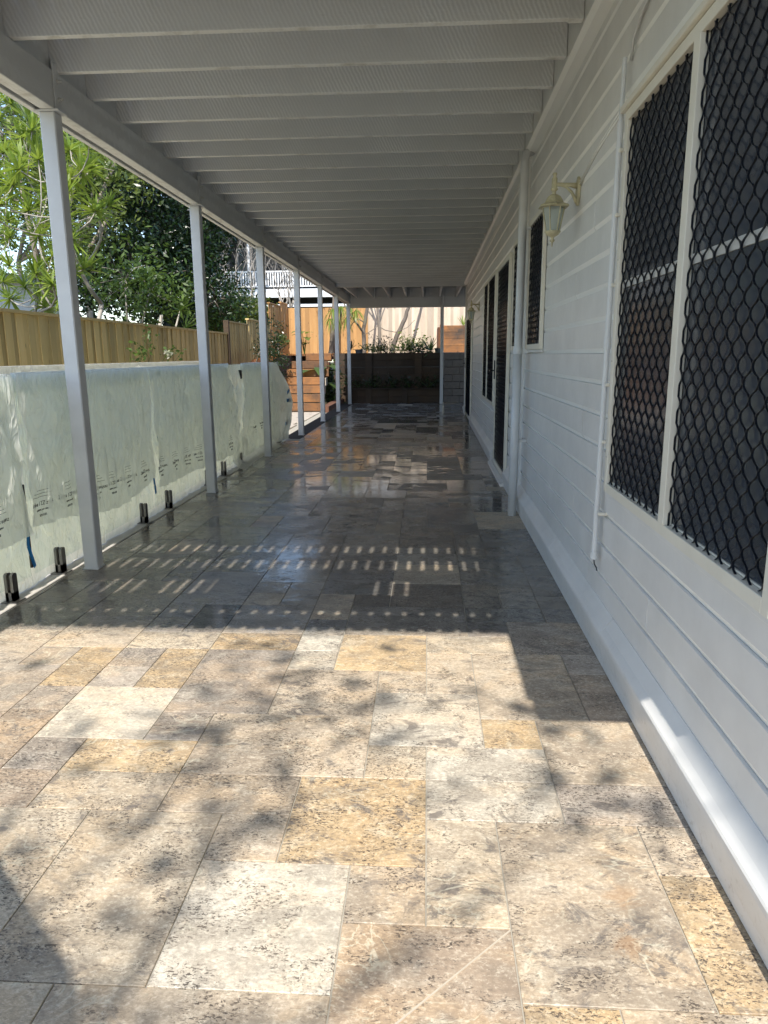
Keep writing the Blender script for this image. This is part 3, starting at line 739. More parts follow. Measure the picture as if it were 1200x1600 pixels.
cb.tube([(OFF-.006, 2.12, 2.25), (OFF-.006, 1.7, 2.315), (OFF-.006, 1.19, 2.358)], .004, 6)
H(cb, 'cable', 'cladding', smooth=True)
cb = MB().tube([(OFF-.008, 1.17, 2.49), (OFF-.012, 1.13, 2.56), (OFF-.008, 1.05, 2.60), (OFF-.014, .93, 2.63), (OFF-.008, .8, 2.66), (OFF-.02, .6, 2.72), (OFF-.01, .3, 2.74), (OFF-.01, -.4, 2.75)], .006, 8)
cb.tube([(OFF-.008, 1.165, 2.49), (OFF-.018, 1.11, 2.545), (OFF-.02, 1.03, 2.585), (OFF-.008, .9, 2.64), (OFF-.018, .78, 2.675), (OFF-.01, .55, 2.70), (OFF-.01, -.4, 2.73)], .004, 8)
H(cb, 'cable', 'paint', smooth=True)

# ================================================================== LANTERNS
def lantern(loc, label):
    L = thing('wall_lantern', label, 'wall lamp', loc)
    # local: origin on the wall face, lamp hangs at x=-.135
    lx = -.135
    o = MB(); pl = []
    for k in range(14):
        a = 2*math.pi*k/14; pl.append((.034*math.cos(a), .075*math.sin(a)))
    n = len(o.v)
    for dx in (0, -.014): o.v += [(dx, u, v+.0) for u, v in pl]
    o.f += [tuple(range(n+14, n+28))]+[(n+i, n+(i+1) % 14, n+14+(i+1) % 14, n+14+i) for i in range(14)]
    o.build('wall_plate', MT['lantern'], L, local=True)
    arm = MB().tube([(-.012, 0, .028), (-.05, 0, .033), (-.09, 0, .036), (lx, 0, .036)], [.016, .011, .0095, .011], 10)
    arm.tube([(-.012, 0, -.06), (-.022, 0, -.04), (-.04, 0, -.005), (-.07, 0, .022), (-.1, 0, .032)], [.010, .009, .008, .007, .006], 8)
    arm.build('arm', MT['lantern'], L, smooth=True, local=True)
    fin = MB().lathe((lx, 0, 0), [(.0, .098), (.009, .096), (.013, .088), (.008, .08), (.009, .074), (.015, .066), (.015, .02), (.019, .016), (.019, .008), (.011, .004), (.010, -.012), (.013, -.016)], 14)
    fin.build('top_finial', MT['lantern'], L, smooth=True, local=True)
    hat = MB().lathe((lx, 0, 0), [(.008, -.012), (.02, -.016), (.038, -.026), (.05, -.046), (.056, -.06), (.085, -.071), (.088, -.08), (.07, -.078), (.058, -.078)], 6, math.radians(30))
    hat.build('roof_cap', MT['lantern'], L, local=True)
    # six-sided tapering cage
    n6 = 6; zt, zb, rt_, rb_ = -.078, -.205, .060, .036
    T = [Vector((lx+rt_*math.cos(math.radians(60*k)), rt_*math.sin(math.radians(60*k)), zt)) for k in range(6)]
    B = [Vector((lx+rb_*math.cos(math.radians(60*k)), rb_*math.sin(math.radians(60*k)), zb)) for k in range(6)]
    cage = MB()
    for k in range(6):
        cage.tube([T[k], B[k]], .0038, 5); cage.tube([T[k], T[(k+1) % 6]], .0038, 5); cage.tube([B[k], B[(k+1) % 6]], .0038, 5)
    cage.build('cage', MT['lantern'], L, local=True)
    for k in range(6):
        g_ = MB(); c = Vector((lx, 0, 0))
        q = [p+(Vector((c.x, c.y, p.z))-p)*.06 for p in (T[k], T[(k+1) % 6], B[(k+1) % 6], B[k])]
        g_.quad(*q); g_.build('glass_pane', MT['lampglass'], L, local=True)
    MB().lathe((lx, 0, 0), [(.0, -.205), (.044, -.203), (.045, -.208), (.034, -.222), (.014, -.232), (.008, -.238), (.008, -.244), (.015, -.25), (.012, -.257), (.005, -.262), (.002, -.285), (0, -.286)], 12).build('bottom_finial', MT['lantern'], L, smooth=True, local=True)
    MB().lathe((lx, 0, 0), [(0, -.10), (.012, -.102), (.018, -.125), (.017, -.15), (.011, -.17), (.012, -.2)], 12).build('bulb', MT['house_white'], L, smooth=True, local=True)
    return L
L1 = lantern((wx(2.16)+OFF-.002, 2.16, 2.205), 'cream six sided lantern on the wall between the small window and the conduit')
def copy_tree(o, parent=None):
    c = o.copy(); COL.objects.link(c)
    if parent is not None: c.parent = parent
    for ch in o.children: copy_tree(ch, c)
    return c
bpy.context.view_layer.update()
L2 = copy_tree(L1); L2.location = (wx(10.4)+OFF-.002, 10.4, 2.12); L2['label'] = 'small distant cream lantern on the wall next to the far door'
L1['group'] = L2['group'] = 'cream lanterns on the house wall'

# ================================================================== GLASS FENCE
XF = -2.35
gf = thing('glass_pool_fence', 'frameless glass pool fence on dark spigots between the posts and the pool, wrapped in plastic', 'glass fence', (XF, 4, 0))
PAN = [(-2.1, -.05), (0.0, 1.875), (1.915, 3.83), (3.87, 5.60), (5.64, 6.94), (6.99, 7.86), (7.90, 9.35)]
for a, b in PAN:
    MB().box(XF-.006, XF+.006, a, b, .075, 1.25, .001).build('glass_panel', MT['glass'], gf)
def spigot(x, y):
    m = MB()
    for s in (-1, 1):
        prof = [(-.024, .012), (.024, .012), (.024, .155)]+[(.024*math.cos(a), .155+.016*math.sin(a)) for a in (math.radians(q) for q in (30, 60, 90, 120, 150))]+[(-.024, .155)]
        x0 = x+s*.0085; x1 = x+s*.025
        n = len(m.v); k = len(prof)
        for X in (x0, x1): m.v += [(X, y+u, v) for u, v in prof]
        m.f += [(n+i, n+(i+1) % k, n+k+(i+1) % k, n+k+i) for i in range(k)]+[tuple(range(n, n+k)), tuple(range(n+k, n+2*k))]
    m.box(x-.025, x+.025, y-.024, y+.024, .012, .062)
    o = m.build('spigot', MT['steel'], gf)
    MB().box(x-.05, x+.05, y-.05, y+.05, .005, .0118, .003).build('base_plate', MT['steel'], o)
for yy in (-.45, .25, 1.62, 2.17, 3.55, 4.13, 5.32, 5.92, 6.66, 8.2, 9.05):
    spigot(XF+.03, yy)
for zz in (1.06, .22):
    MB().box(XF-.02, XF+.022, 6.935, 6.995, zz, zz+.11, .01).build('gate_hinge', MT['rubber'], gf)
bf = thing('glass_pool_fence', 'second glass pool fence at the far side of the pool surround', 'glass fence', (-3.9, 5, 0))
for k in range(8):
    a = -1.5+k*1.5; MB().box(-3.906, -3.894, a, a+1.46, .06, 1.25, .001).build('glass_panel', MT['glass'], bf)
    for q in (.3, 1.16): MB().box(-3.925, -3.875, a+q-.024, a+q+.024, 0, .17, .008).build('spigot', MT['steel'], bf)

# ---- plastic sheets
def wr(y, z, s, amp=1.0):
    v = 0
    v += .016*mnoise.noise(Vector((y*1.1+s, z*.7, s)))
    for k, (fa, fy, fz, am) in enumerate(((0, 6.5, 1.0, .011), (.9, 5.5, 2.2, .014), (-.8, 6, 2.6, .011), (.2, 17, 1.5, .005), (1.2, 13, 8, .004))):
        q = mnoise.noise(Vector((y*fy+z*fa*3+s*3, z*fz-y*fa*2, s+k*7)))
        v += am*(1-abs(q)*2.6)
    return v*amp
def sheet(name, label, mat, y0, y1, x, ztop, zbot_fn, seed, amp=1.0, left_fn=None, right_fn=None, ny=110, nz=54, fold=True, gather=None):
    mb = MB(); n = 0
    for j in range(nz+1):
        v = j/nz
        for i in range(ny+1):
            u = i/ny
            zt = ztop; 
            yb = y0+(y1-y0)*u
            z = zt+(zbot_fn(yb)-zt)*v
            ya = left_fn(z) if left_fn else y0; yb2 = right_fn(z) if right_fn else y1
            y = ya+(yb2-ya)*u
            k = min(1, v*5)
            d = 1.15*wr(y, z, seed, amp)*(.35+.65*k)
            if gather:
                for gy, gz, am in gather:
                    dy = y-gy; d += am*math.exp(-(dy*dy)*6)*math.cos(dy*38+z*4)*max(0, 1-abs(z-gz)*1.4)
            mb.v.append((x+abs(d)*.6+d*.4+.004, y, z))
    for j in range(nz):
        for i in range(ny):
            q = j*(ny+1)+i; mb.f.append((q, q+1, q+ny+2, q+ny+1))
    if fold:
        b = len(mb.v)
        for i in range(ny+1):
            y = y0+(y1-y0)*i/ny; mb.v += [(x-.012, y, ztop+.004), (x-.028, y, ztop-.12)]
        for i in range(ny):
            mb.f.append((i, i+1, b+2*i+2, b+2*i)); mb.f.append((b+2*i, b+2*i+2, b+2*i+3, b+2*i+1))
    o = mb.build(name, MT[mat], None, smooth=True, recalc=False)
    tag(o, label, 'plastic sheet', 'plastic sheets wrapped over the pool fence'); return o
XS = XF+.012
def sag(y0, y1, z, s, slope=0):
    return lambda y: z+slope*(y-y0)-s*math.sin(math.pi*max(0, min(1, (y-y0)/(y1-y0))))+.012*mnoise.noise(Vector((y*4, 3, 1)))
s1 = sheet('plastic_sheet', 'milky plastic sheet over the nearest glass panel, cut by the left edge of the photo', 'plastic', -.3, 1.865, XS, 1.25, sag(-.3, 1.87, .33, .01), 1.3, 1.0, gather=[(1.8, .9, .012)],
           right_fn=lambda z: 1.865-.03*math.sin((z-.3)*2.5))
s2 = sheet('plastic_sheet', 'milky plastic sheet over the panel behind the first post, printed along its hem', 'plastic', 1.90, 3.85, XS, 1.254, lambda y: .33+.05*max(0, 2.6-y)-.09*math.exp(-(y-3.1)**2*3)+.01*mnoise.noise(Vector((y*5, 0, 0))), 4.7, 1.1, gather=[(3.1, .6, .014), (2.3, .45, .01)])
s3 = sheet('plastic_sheet', 'milky plastic sheet with vertical creases and loose right edge around the second post', 'plastic', 3.86, 6.45, XS, 1.254, lambda y: .24-.04*(y-3.86)/2.5+.02*mnoise.noise(Vector((y*5, 9, 0))), 8.1, 1.25,
           right_fn=lambda z: 6.18+.45*math.sin(max(0, min(1, (1.25-z)/1.1))*2.3), ny=130)
s4 = sheet('plastic_sheet', 'draped plastic over the glass gate, trailing onto the floor', 'plastic', 7.02, 8.62, XS, 1.252, lambda y: .10+.02*mnoise.noise(Vector((y*5, 9, 0))), 12.4, 1.2,
           left_fn=lambda z: 7.02-.75*max(0, min(1, (1.05-z)/.95))**2.2)
s5 = sheet('plastic_sheet', 'thin cream plastic lining the back of the glass fence down to the paving', 'plastic_cream', -.3, 9.3, XF-.03, 1.24, lambda y: .01, 17.0, .9, fold=False, ny=260, nz=30)
s6 = sheet('plastic_sheet', 'white plastic sheet over the far pool fence, its top edge showing', 'plastic_white', -1, 10.2, -3.88, 1.262, lambda y: .02, 23.0, 1.6, ny=220, nz=24)
# puffed end of the wrap
mb = MB()
ny, nz = 46, 60
for j in range(nz+1):
    v = j/nz; z = 1.245-1.20*v
    prof = math.sin(min(1, v*1.25)*math.pi*.5)*.9 if v < .8 else .9-(v-.8)*.9
    ylim = 8.62+.30+.62*math.sqrt(max(0, min(1, v*2.4)))*(1 if v < .7 else 1-.5*(v-.7))
    for i in range(ny+1):
        u = i/ny; y = 8.60+(ylim-8.60)*u
        x = XS+.01+.17*math.sin(u*math.pi*.55)*math.sin(min(1, v*1.1)*math.pi*.8)+.02*mnoise.noise(Vector((y*6, z*5, 2)))
        if u > .9: x -= (u-.9)*1.2
        mb.v.append((x, y, z+.012*mnoise.noise(Vector((y*9, z*3, 0)))))
for j in range(nz):
    for i in range(ny):
        q = j*(ny+1)+i; mb.f.append((q, q+1, q+ny+2, q+ny+1))
s7 = mb.build('plastic_sheet', MT['plastic_white'], None, smooth=True, recalc=False)
tag(s7, 'puffed white end of the plastic wrap with blue tape strips beside the third post', 'plastic sheet', 'plastic sheets wrapped over the pool fence')
# floor trail of the gate plastic
mb = MB()
for j in range(9):
    for i in range(41):
        u = i/40; v = j/8; y = 6.3+2.3*u; x = XS+.02+.15*v*(1-.35*math.sin(u*3.1))
        mb.v.append((x, y, .10*(1-v)**2+.010+.014*abs(mnoise.noise(Vector((x*12, y*5, 0))))))
for j in range(8):
    for i in range(40):
        q = j*41+i; mb.f.append((q, q+1, q+42, q+41))
mb.build('floor_trail', MT['plastic'], s4, smooth=True, recalc=False)
# print along the hems
def textmesh(body, size):
    cu = bpy.data.curves.new('print', 'FONT'); cu.body = body; cu.size = size; cu.align_x = 'CENTER'; cu.extrude = .0002; cu.resolution_u = 1
    o = bpy.data.objects.new('tmp', cu); COL.objects.link(o); bpy.context.view_layer.update()
    dg = bpy.context.evaluated_depsgraph_get(); me = bpy.data.meshes.new_from_object(o.evaluated_get(dg)); bpy.data.objects.remove(o)
    me.materials.clear(); me.materials.append(MT['ink']); return me
TM = [textmesh('Zeqbnu 1 ZZ z uuqunz', .036), textmesh('un uquun puo uuquu n', .021), textmesh('nmoun', .032)]
def stamp(par, y, z, k=1.0, tilt=0):
    mats = []
    for me, dz in ((TM[0], .0), (TM[1], -.032), (TM[2], -.068)):
        V = np.empty(len(me.vertices)*3, 'f'); me.vertices.foreach_get('co', V); V = V.reshape(-1, 3)
        X = V[:, 0]*.72; Z = V[:, 1]+dz
        c, s = math.cos(tilt), math.sin(tilt); yy = y+(X*c-Z*s)*k; zz = z+(X*s+Z*c)*k
        # drape onto the sheet: keep a constant small stand-off
        mats.append((yy, zz, V[:, 2], me))
    mb = MB()
    for yy, zz, xx, me in mats:
        n = len(mb.v)
        for a, b, c_ in zip(yy, zz, xx):
            d = 1.15*wr(float(a), float(b), par['sd'], par['am'])
            mb.v.append((XS+abs(d)*.6+d*.4+.0075+float(c_)*3, float(a), float(b)))
        mb.f += [tuple(n+i for i in p.vertices) for p in me.polygons]
    for q in range(3):
        z1 = z+.052+.02*q; hw = .10-.02*q
        mb.box(0, 0, 0, 0, 0, 0) if False else None
        N = 10
        for i in range(N):
            a = y-hw+2*hw*i/N; b = y-hw+2*hw*(i+1)/N
            da = 1.15*wr(a, z1, par['sd'], par['am']); db = 1.15*wr(b, z1, par['sd'], par['am'])
            xa = XS+abs(da)*.6+da*.4+.008; xb = XS+abs(db)*.6+db*.4+.008
            mb.quad((xa, a, z1+tilt*(a-y)), (xb, b, z1+tilt*(b-y)), (xb, b, z1+tilt*(b-y)+.0025), (xa, a, z1+tilt*(a-y)+.0025))
    tag(mb.build('print', MT['ink'], par, recalc=False), kind='stuff')
for o, sd, am in ((s1, 1.3, 1.0), (s2, 4.7, 1.1), (s3, 8.1, 1.25), (s4, 12.4, 1.2)): o['sd'] = sd; o['am'] = am
for y_, z_ in ((1.10, .46), (1.52, .465), (.7, .46)): stamp(s1, y_, z_)
for y_, z_ in ((2.02, .475), (2.33, .47), (2.72, .435), (3.0, .425), (3.3, .42), (3.6, .415)): stamp(s2, y_, z_)
for y_, z_ in ((3.95, .40), (4.3, .395), (4.7, .385), (5.05, .37), (6.2, .33)): stamp(s3, y_, z_)
for y_, z_ in ((7.5, .40), (7.95, .41), (8.3, .41)): stamp(s4, y_, z_)
def tape(par, pts, wd, x=XS+.012):
    mb = MB()
    for (a, b) in zip(pts[:-1], pts[1:]):
        d = Vector((0, b[0]-a[0], b[1]-a[1])).normalized(); nrm = Vector((0, -d.z, d.y))*wd/2
        A = Vector((x+(a[2] if len(a) > 2 else 0), a[0], a[1])); B_ = Vector((x+(b[2] if len(b) > 2 else 0), b[0], b[1]))
        mb.quad(A-nrm, B_-nrm, B_+nrm, A+nrm); e = Vector((.002, 0, 0)); mb.quad(A-nrm+e, B_-nrm+e, B_+nrm+e, A+nrm+e)
    mb.build('tape', MT['tape'], par, recalc=False)
tape(s1, [(1.84, .335, .006), (1.83, .27, .006), (1.845, .20, .012), (1.875, .13, .008)], .028)
tape(s2, [(3.80, .335, .012), (3.79, .28, .02), (3.82, .20, .014)], .035)
MB().box(XF-.004, XF+.008, 1.885, 1.90, .12, .62).build('panel_edge_gasket', MT['rubber'], s1)
for a, b, c_ in (((8.98, .78), (9.16, .83), .16), ((9.06, .665), (9.36, .65), .13), ((9.06, .30), (9.26, .33), .10)):
    tape(s7, [(a[0], a[1]), (b[0], b[1])], .05, XS+c_+.03)

# ================================================================== FENCES
def paling_fence(name, label, cat, matk, A, B, z0, z1, pitch=.12, cap=True, side=1, mat_cap=None, rr=None):
    """row of lapped palings from A to B (x, y), faces on the left hand of A->B times side"""
    r = random.Random(int(A[1]*31+A[0]*17)); d = Vector((B[0]-A[0], B[1]-A[1], 0)); Ln = d.length; d.normalize(); nrm = Vector((d.y, -d.x, 0))*side
    T = thing(name, label, cat, ((A[0]+B[0])/2, (A[1]+B[1])/2, z0), 0, 'timber paling fences round the garden')
    ang = math.atan2(d.y, d.x)
    wpal = pitch*1.0
    wpal = pitch*1.16
    pm = MB().box(-wpal/2, wpal/2, -.0075, .0075, 0, z1-z0, .002).build('paling', MT[matk], T); me0 = pm.data; bpy.data.objects.remove(pm)
    n = int(Ln/pitch)
    for i in range(n+1):
        p = Vector((A[0], A[1], z0))+d*(min(i*pitch+pitch/2, Ln))+nrm*((.016 if i % 2 else 0)+r.uniform(-.0015, .0015))
        o = link('paling', me0, T, loc=p-T.location); o.rotation_euler = (r.uniform(-.003, .003), 0, ang)
    rl = MB()
    for zz in (z0+.3, (z0+z1)/2, z1-.25):
        a = Vector((A[0], A[1], zz))-nrm*.035; b = a+d*Ln; rl.tube([a, b], .03, 4)
    rl.build('rail', MT[matk], T)
    if cap:
        c = Vector((A[0], A[1], 0))+nrm*.0; cp = MB()
        a = c-nrm*.045; b = c+nrm*.045
        q = [a-d*.01, a+d*(Ln+.01), b+d*(Ln+.01), b-d*.01]
        n0 = len(cp.v); cp.v += [(v.x, v.y, z1+.002) for v in q]+[(v.x, v.y, z1+.037) for v in q]
        cp.f += [(0, 3, 2, 1), (4, 5, 6, 7), (0, 1, 5, 4), (1, 2, 6, 5), (2, 3, 7, 6), (3, 0, 4, 7)]
        cp.build('cap_rail', MT[mat_cap or matk], T)
    return T
FX = -4.6
paling_fence('paling_fence', 'long low run of yellow lapped paling fence with flat cap behind the pool fence', 'fence', 'pine', (FX, 1.5), (FX, 14.62), 0, 1.825)
paling_fence('paling_fence', 'first taller stepped section of paling fence behind the dark shrub', 'fence', 'pine', (FX, 14.7), (FX, 16.55), 0, 2.10)
paling_fence('paling_fence', 'second stepped paling section between the shrub and the tall orange section', 'fence', 'pine', (FX, 16.62), (FX, 19.2), .4, 2.24)
paling_fence('paling_fence', 'tall orange paling section above the mulch slope', 'fence', 'pine_orange', (FX, 19.27), (FX, 20.9), .8, 2.82)
paling_fence('paling_fence', 'tallest orange paling section meeting the back fence corner', 'fence', 'pine_orange', (FX, 20.95), (FX, 22.05), .8, 2.95)
MB().box(FX-.06, FX+.06, 14.60, 14.70, 0, 2.14, .004).build('gatepost', MT['sleeper']).name = 'fence_post'
tag(bpy.data.objects['fence_post'], 'dark end post where the paling fence first steps up', 'post')
paling_fence('paling_fence', 'sunlit orange paling back fence left of the tree trunks', 'fence', 'pine_orange', (FX, 22.1), (-2.0, 22.1), 1.2, 2.86, cap=False, side=1)
paling_fence('paling_fence', 'sunlit pale weathered back fence behind the retaining wall', 'fence', 'pine_old', (-2.0, 22.12), (7.0, 22.12), 1.2, 2.9, pitch=.105, cap=False, side=1)

# ================================================================== STEPS / RETAINING WALLS
st = thing('garden_steps', 'orange timber sleeper steps climbing to the upper garden left of the posts', 'steps', (-3.3, 15.5, 0))
SX0 = [-4.0, -4.0, -4.0, -3.95, -3.7, -3.6, -3.3]
for i in range(7):
    y0 = 15.5+.36*i; x1 = -2.62
    jj = [.012, -.02, .015, -.01, .02, -.015, .01][i]
    MB().box(SX0[i]+jj, x1+jj*2, y0+jj*.6, y0+.075, .2*i+.004, .2*(i+1)-.003, .008).build('riser', MT['sleeper_step'], st)
    MB().box(SX0[i], x1, y0+.076, y0+.36+.001, .2*i-.02, .2*(i+1)-.03).build('tread_fill', MT['flag'] if i < 4 else MT['soil'], st)
rw = thing('retaining_wall', 'dark timber sleeper retaining wall across the far end of the patio', 'retaining wall', (-.8, 18.9, 0))
rr_ = random.Random(4)
for r_ in range(7):
    z0 = .2*r_
    for (a, b) in ((-2.7, -1.60), (-1.59, -.25), (-.24, .44)):
        MB().box(a, b-.004, 18.92+rr_.uniform(-.004, .004), 19.0, z0+.002, z0+.197, .005).build('sleeper', MT['sleeper'], rw)
for x in (-1.78, -.36): MB().box(x, x+.20, 18.82, 18.915, 0, 1.385, .006).build('wall_post', MT['sleeper'], rw)
MB().box(-2.7, .44, 18.80, 19.02, 1.398, 1.403).build('top_edge', MT['sleeper_step'], rw) if False else None
MB().box(-2.7, .44, 19.0, 19.64, 1.15, 1.345).build('planting_soil', MT['soil'], rw)
lp = thing('planter_wall', 'low dark sleeper planter bed in front of the retaining wall', 'planter', (-.8, 18.6, 0))
for r_ in range(2):
    for (a, b) in ((-2.2, -1.1), (-1.09, .37)):
        MB().box(a, b-.004, 18.52, 18.57, .19*r_+.01, .19*(r_+1)+.005, .005).build('sleeper', MT['sleeper'], lp)
for x in (-2.15, -1.75, -.72): MB().box(x, x+.16, 18.46, 18.515, 0, .385, .005).build('wall_post', MT['sleeper'], lp)
MB().box(-2.22, .38, 18.46, 18.60, .391, .415, .003).build('top_rail', MT['sleeper'], lp)
MB().box(-2.2, .37, 18.60, 18.90, .0, .36).build('planting_soil', MT['soil'], lp)
bw = thing('block_wall', 'grey block wall beside the retaining wall at the house corner', 'wall', (1.9, 18.7, 0))
for r_ in range(7):
    x = .46-(.2 if r_ % 2 else 0)
    while x < 3.4:
        a = max(x, .46); b = min(x+.45, 3.4)
        if b-a > .05: MB().box(a+.003, b-.003, 18.62+rr_.uniform(-.006, .006), 18.85, .2*r_+.004, .2*r_+.192, .006).build('block', MT['block'], bw)
        x += .45
MB().box(.46, 3.4, 18.85, 20.3, .5, 1.40).build('capping_fill', MT['flag'], bw)
hw = thing('sleeper_wall', 'sunlit orange sleeper wall standing above the grey block wall', 'wall', (1.8, 20.3, 1.4))
for r_ in range(4):
    MB().box(.42, 3.6, 20.3+rr_.uniform(-.006, .006), 20.38, 1.40+.2*r_, 1.40+.2*r_+.195, .006).build('sleeper', MT['sleeper_step'], hw)
MB().box(.36, .48, 20.2, 20.295, 1.35, 2.22, .006).build('wall_post', MT['sleeper_step'], hw)
MB().box(.3, 4, 20.385, 21.9, 1.4, 2.15).build('upper_fill', MT['soil'], hw)

# ================================================================== PLANTS
def leaves(centers, size, n_per, spread, rng, elong=2.2, droop=.25, flat=.6):
    """leaf quads (folded pairs of triangles) scattered round centres"""
    c = np.repeat(np.asarray(centers, float), n_per, axis=0); N = len(c)
    p = c+rng.normal(size=(N, 3))*np.asarray(spread)
    d = rng.normal(size=(N, 3)); d[:, 2] = d[:, 2]*flat-droop; d /= np.linalg.norm(d, axis=1)[:, None]
    s = rng.normal(size=(N, 3)); s -= (s*d).sum(1)[:, None]*d; s /= np.linalg.norm(s, axis=1)[:, None]
    L = size*rng.uniform(.6, 1.25, N)[:, None]; W = L/elong*.5
    nr = np.cross(d, s)
    v = np.stack([p, p+d*L*.45+s*W-nr*L*.05, p+d*L, p+d*L*.45-s*W-nr*L*.05], 1).reshape(-1, 3)
    f = np.arange(N*4).reshape(N, 4); return v, f
def arrmesh(name, V, Fq, mat, parent=None, loc=None):
    me = bpy.data.meshes.new(name); N = len(Fq); k = Fq.shape[1]
    me.vertices.add(len(V)); me.vertices.foreach_set('co', V.astype('f').ravel())
    me.loops.add(N*k); me.loops.foreach_set('vertex_index', Fq.astype('i').ravel())
    me.polygons.add(N); me.polygons.foreach_set('loop_start', np.arange(0, N*k, k, dtype='i')); me.polygons.foreach_set('loop_total', np.full(N, k, 'i'))
    me.materials.append(MT[mat]); me.update(calc_edges=True); me.validate()
    return link(name, me, parent)
def branch(mb, p, d, L, r, depth, rng, ends, up=.15, spread=.6, seg=5, kids=(2, 3), n=6):
    pts = [Vector(p)]; rad = [r]; d = Vector(d).normalized()
    for i in range(seg):
        d = (d+Vector((rng.uniform(-1, 1), rng.uniform(-1, 1), rng.uniform(-1, 1)))*.13+Vector((0, 0, up*.2))).normalized()
        pts.append(pts[-1]+d*L/seg); rad.append(r*(1-.45*(i+1)/seg))
    mb.tube(pts, rad, n)
    if depth == 0: ends.append((pts[-1], d)); return
    for k in range(rng.choice(kids)):
        v = Vector((rng.uniform(-1, 1), rng.uniform(-1, 1), rng.uniform(-.4, 1)))
        nd_ = (d+v*spread+Vector((0, 0, up))).normalized()
        q = pts[-1] if k < 2 else pts[-2]
        branch(mb, q, nd_, L*rng.uniform(.6, .85), rad[-1]*.8, depth-1, rng, ends, up, spread, seg, kids, n)
def rosette(p, d, rng, L, n, wd=.03, droop=.5):
    V = []; Fq = []; p = np.array(p); d = np.array(d)/np.linalg.norm(d)
    a = np.cross(d, [0.3, .5, .8]); a /= np.linalg.norm(a); b = np.cross(d, a)
    for k in range(n):
        th = rng.uniform(0, 6.283); el = rng.uniform(-.35, 1.25)
        dr = (a*math.cos(th)+b*math.sin(th))*math.cos(el)+d*math.sin(el); l = L*rng.uniform(.7, 1.1)
        s = np.cross(dr, d+[.01, 0, 0]); s /= np.linalg.norm(s)
        pp = [p+dr*l*t-np.array([0, 0, 1])*droop*l*(t**2)*(.5 if el < .8 else .12) for t in (0.02, .35, .72, 1)]
        w_ = [wd*.5, wd, wd*.75, wd*.06]
        n0 = len(V)
        for q, ww in zip(pp, w_): V += [q-s*ww*.5, q+s*ww*.5]
        for j in range(3): Fq.append((n0+2*j, n0+2*j+1, n0+2*j+3, n0+2*j+2))
    return V, Fq

# --- dragon-tree clump beyond the fence, left
def spiky_tree(label, base, targets, seed, L=.42, n=46, mat='leaf_spike', group=None, name='dragon_tree', stem=.03):
    rg = random.Random(seed); ng = np.random.default_rng(seed)
    T = thing(name, label, 'tree', tuple(base), 0, group)
    tr = MB(); V = []; Fq = []; tips = []
    base = Vector(base)
    forks = [base+Vector((rg.uniform(-.5, .5), rg.uniform(-.5, .5), rg.uniform(.8, 2.2))) for _ in range(max(3, len(targets)//5))]
    for f in forks: tr.tube([base, base.lerp(f, .5)+Vector((rg.uniform(-.1, .1), 0, 0)), f], [stem*1.8, stem*1.6, stem*1.3], 7)
    nodes = [(f, stem*1.3) for f in forks]
    for tg in sorted([Vector(q) for q in targets], key=lambda q: q.z+rg.uniform(0, .5)):
        f, fr_ = min(nodes, key=lambda q: (q[0]-tg).length+(3 if q[0].z > tg.z-.15 else 0))
        mid = f.lerp(tg, .5)+Vector((rg.uniform(-.12, .12)+.25*(tg.x-f.x), rg.uniform(-.12, .12), -.10*(tg-f).length))
        r0 = min(fr_, stem*1.3); r1 = max(r0*.72, stem*.45)
        cvs = [f.lerp(mid, k/3)*(1-k/3)+mid.lerp(tg, k/3)*(k/3) for k in range(4)]
        tr.tube(cvs, [r0+(r1-r0)*k/3 for k in range(4)], 6)
        nodes.append((cvs[1], r0*.9)); nodes.append((cvs[2], r1))
        d = (tg-mid).normalized()+Vector((0, 0, .7))
        v, fq = rosette(tg, d, ng, L*rg.uniform(.8, 1.2), n, .034, .35)
        k = len(V); V += v; Fq += [tuple(i+k for i in q) for q in fq]
    tr.build('trunk', MT['bark_pale'], T, smooth=True)
    arrmesh('crown', np.array(V), np.array(Fq), mat, T)
    return T
rg = random.Random(2)
tg = []
px_list = [(18,165),(60,170),(35,215),(85,190),(5,240),(60,250),(110,235),(20,290),(75,300),(130,160),(45,330),(12,345),(95,345),(150,330),(15,372),(60,372),(82,400),(15,415),(56,428),(82,445),(40,450),(95,468),(70,480),(110,375),(110,425),(50,205),(30,265),(0,320),(128,270),(0,190),(98,210),(140,220),(5,140),(40,130),(-20,300),(-30,220),(-25,380),(105,300)]
for px, py in px_list:
    Y = rg.uniform(8.2, 10.8); tg.append(at(px, py, 1, Y)); tg.append(at(px+rg.uniform(-28, 28), py+rg.uniform(-28, 28), 1, Y+rg.uniform(.3, 2)))
spiky_tree('bright spiky dragon tree with pale bare stems above the fence at far left', (-6.9, 9.7, .2), tg, 5, .37, 44, stem=.02)
spiky_tree('single curving dragon tree stem with one spiky head right of the first post', (-6.4, 11.2, .3), [at(157, 343, 1, 10.5), at(112, 382, 1, 10.8)], 15, .42, 40)
spiky_tree('spiky cordyline tuft in front of the dark tree beside the second post', (-6.8, 15.5, .6), [at(288, 515, 1, 15.2), at(282, 485, 1, 15.4)], 8, .75, 44, 'leaf_mid', name='cordyline')

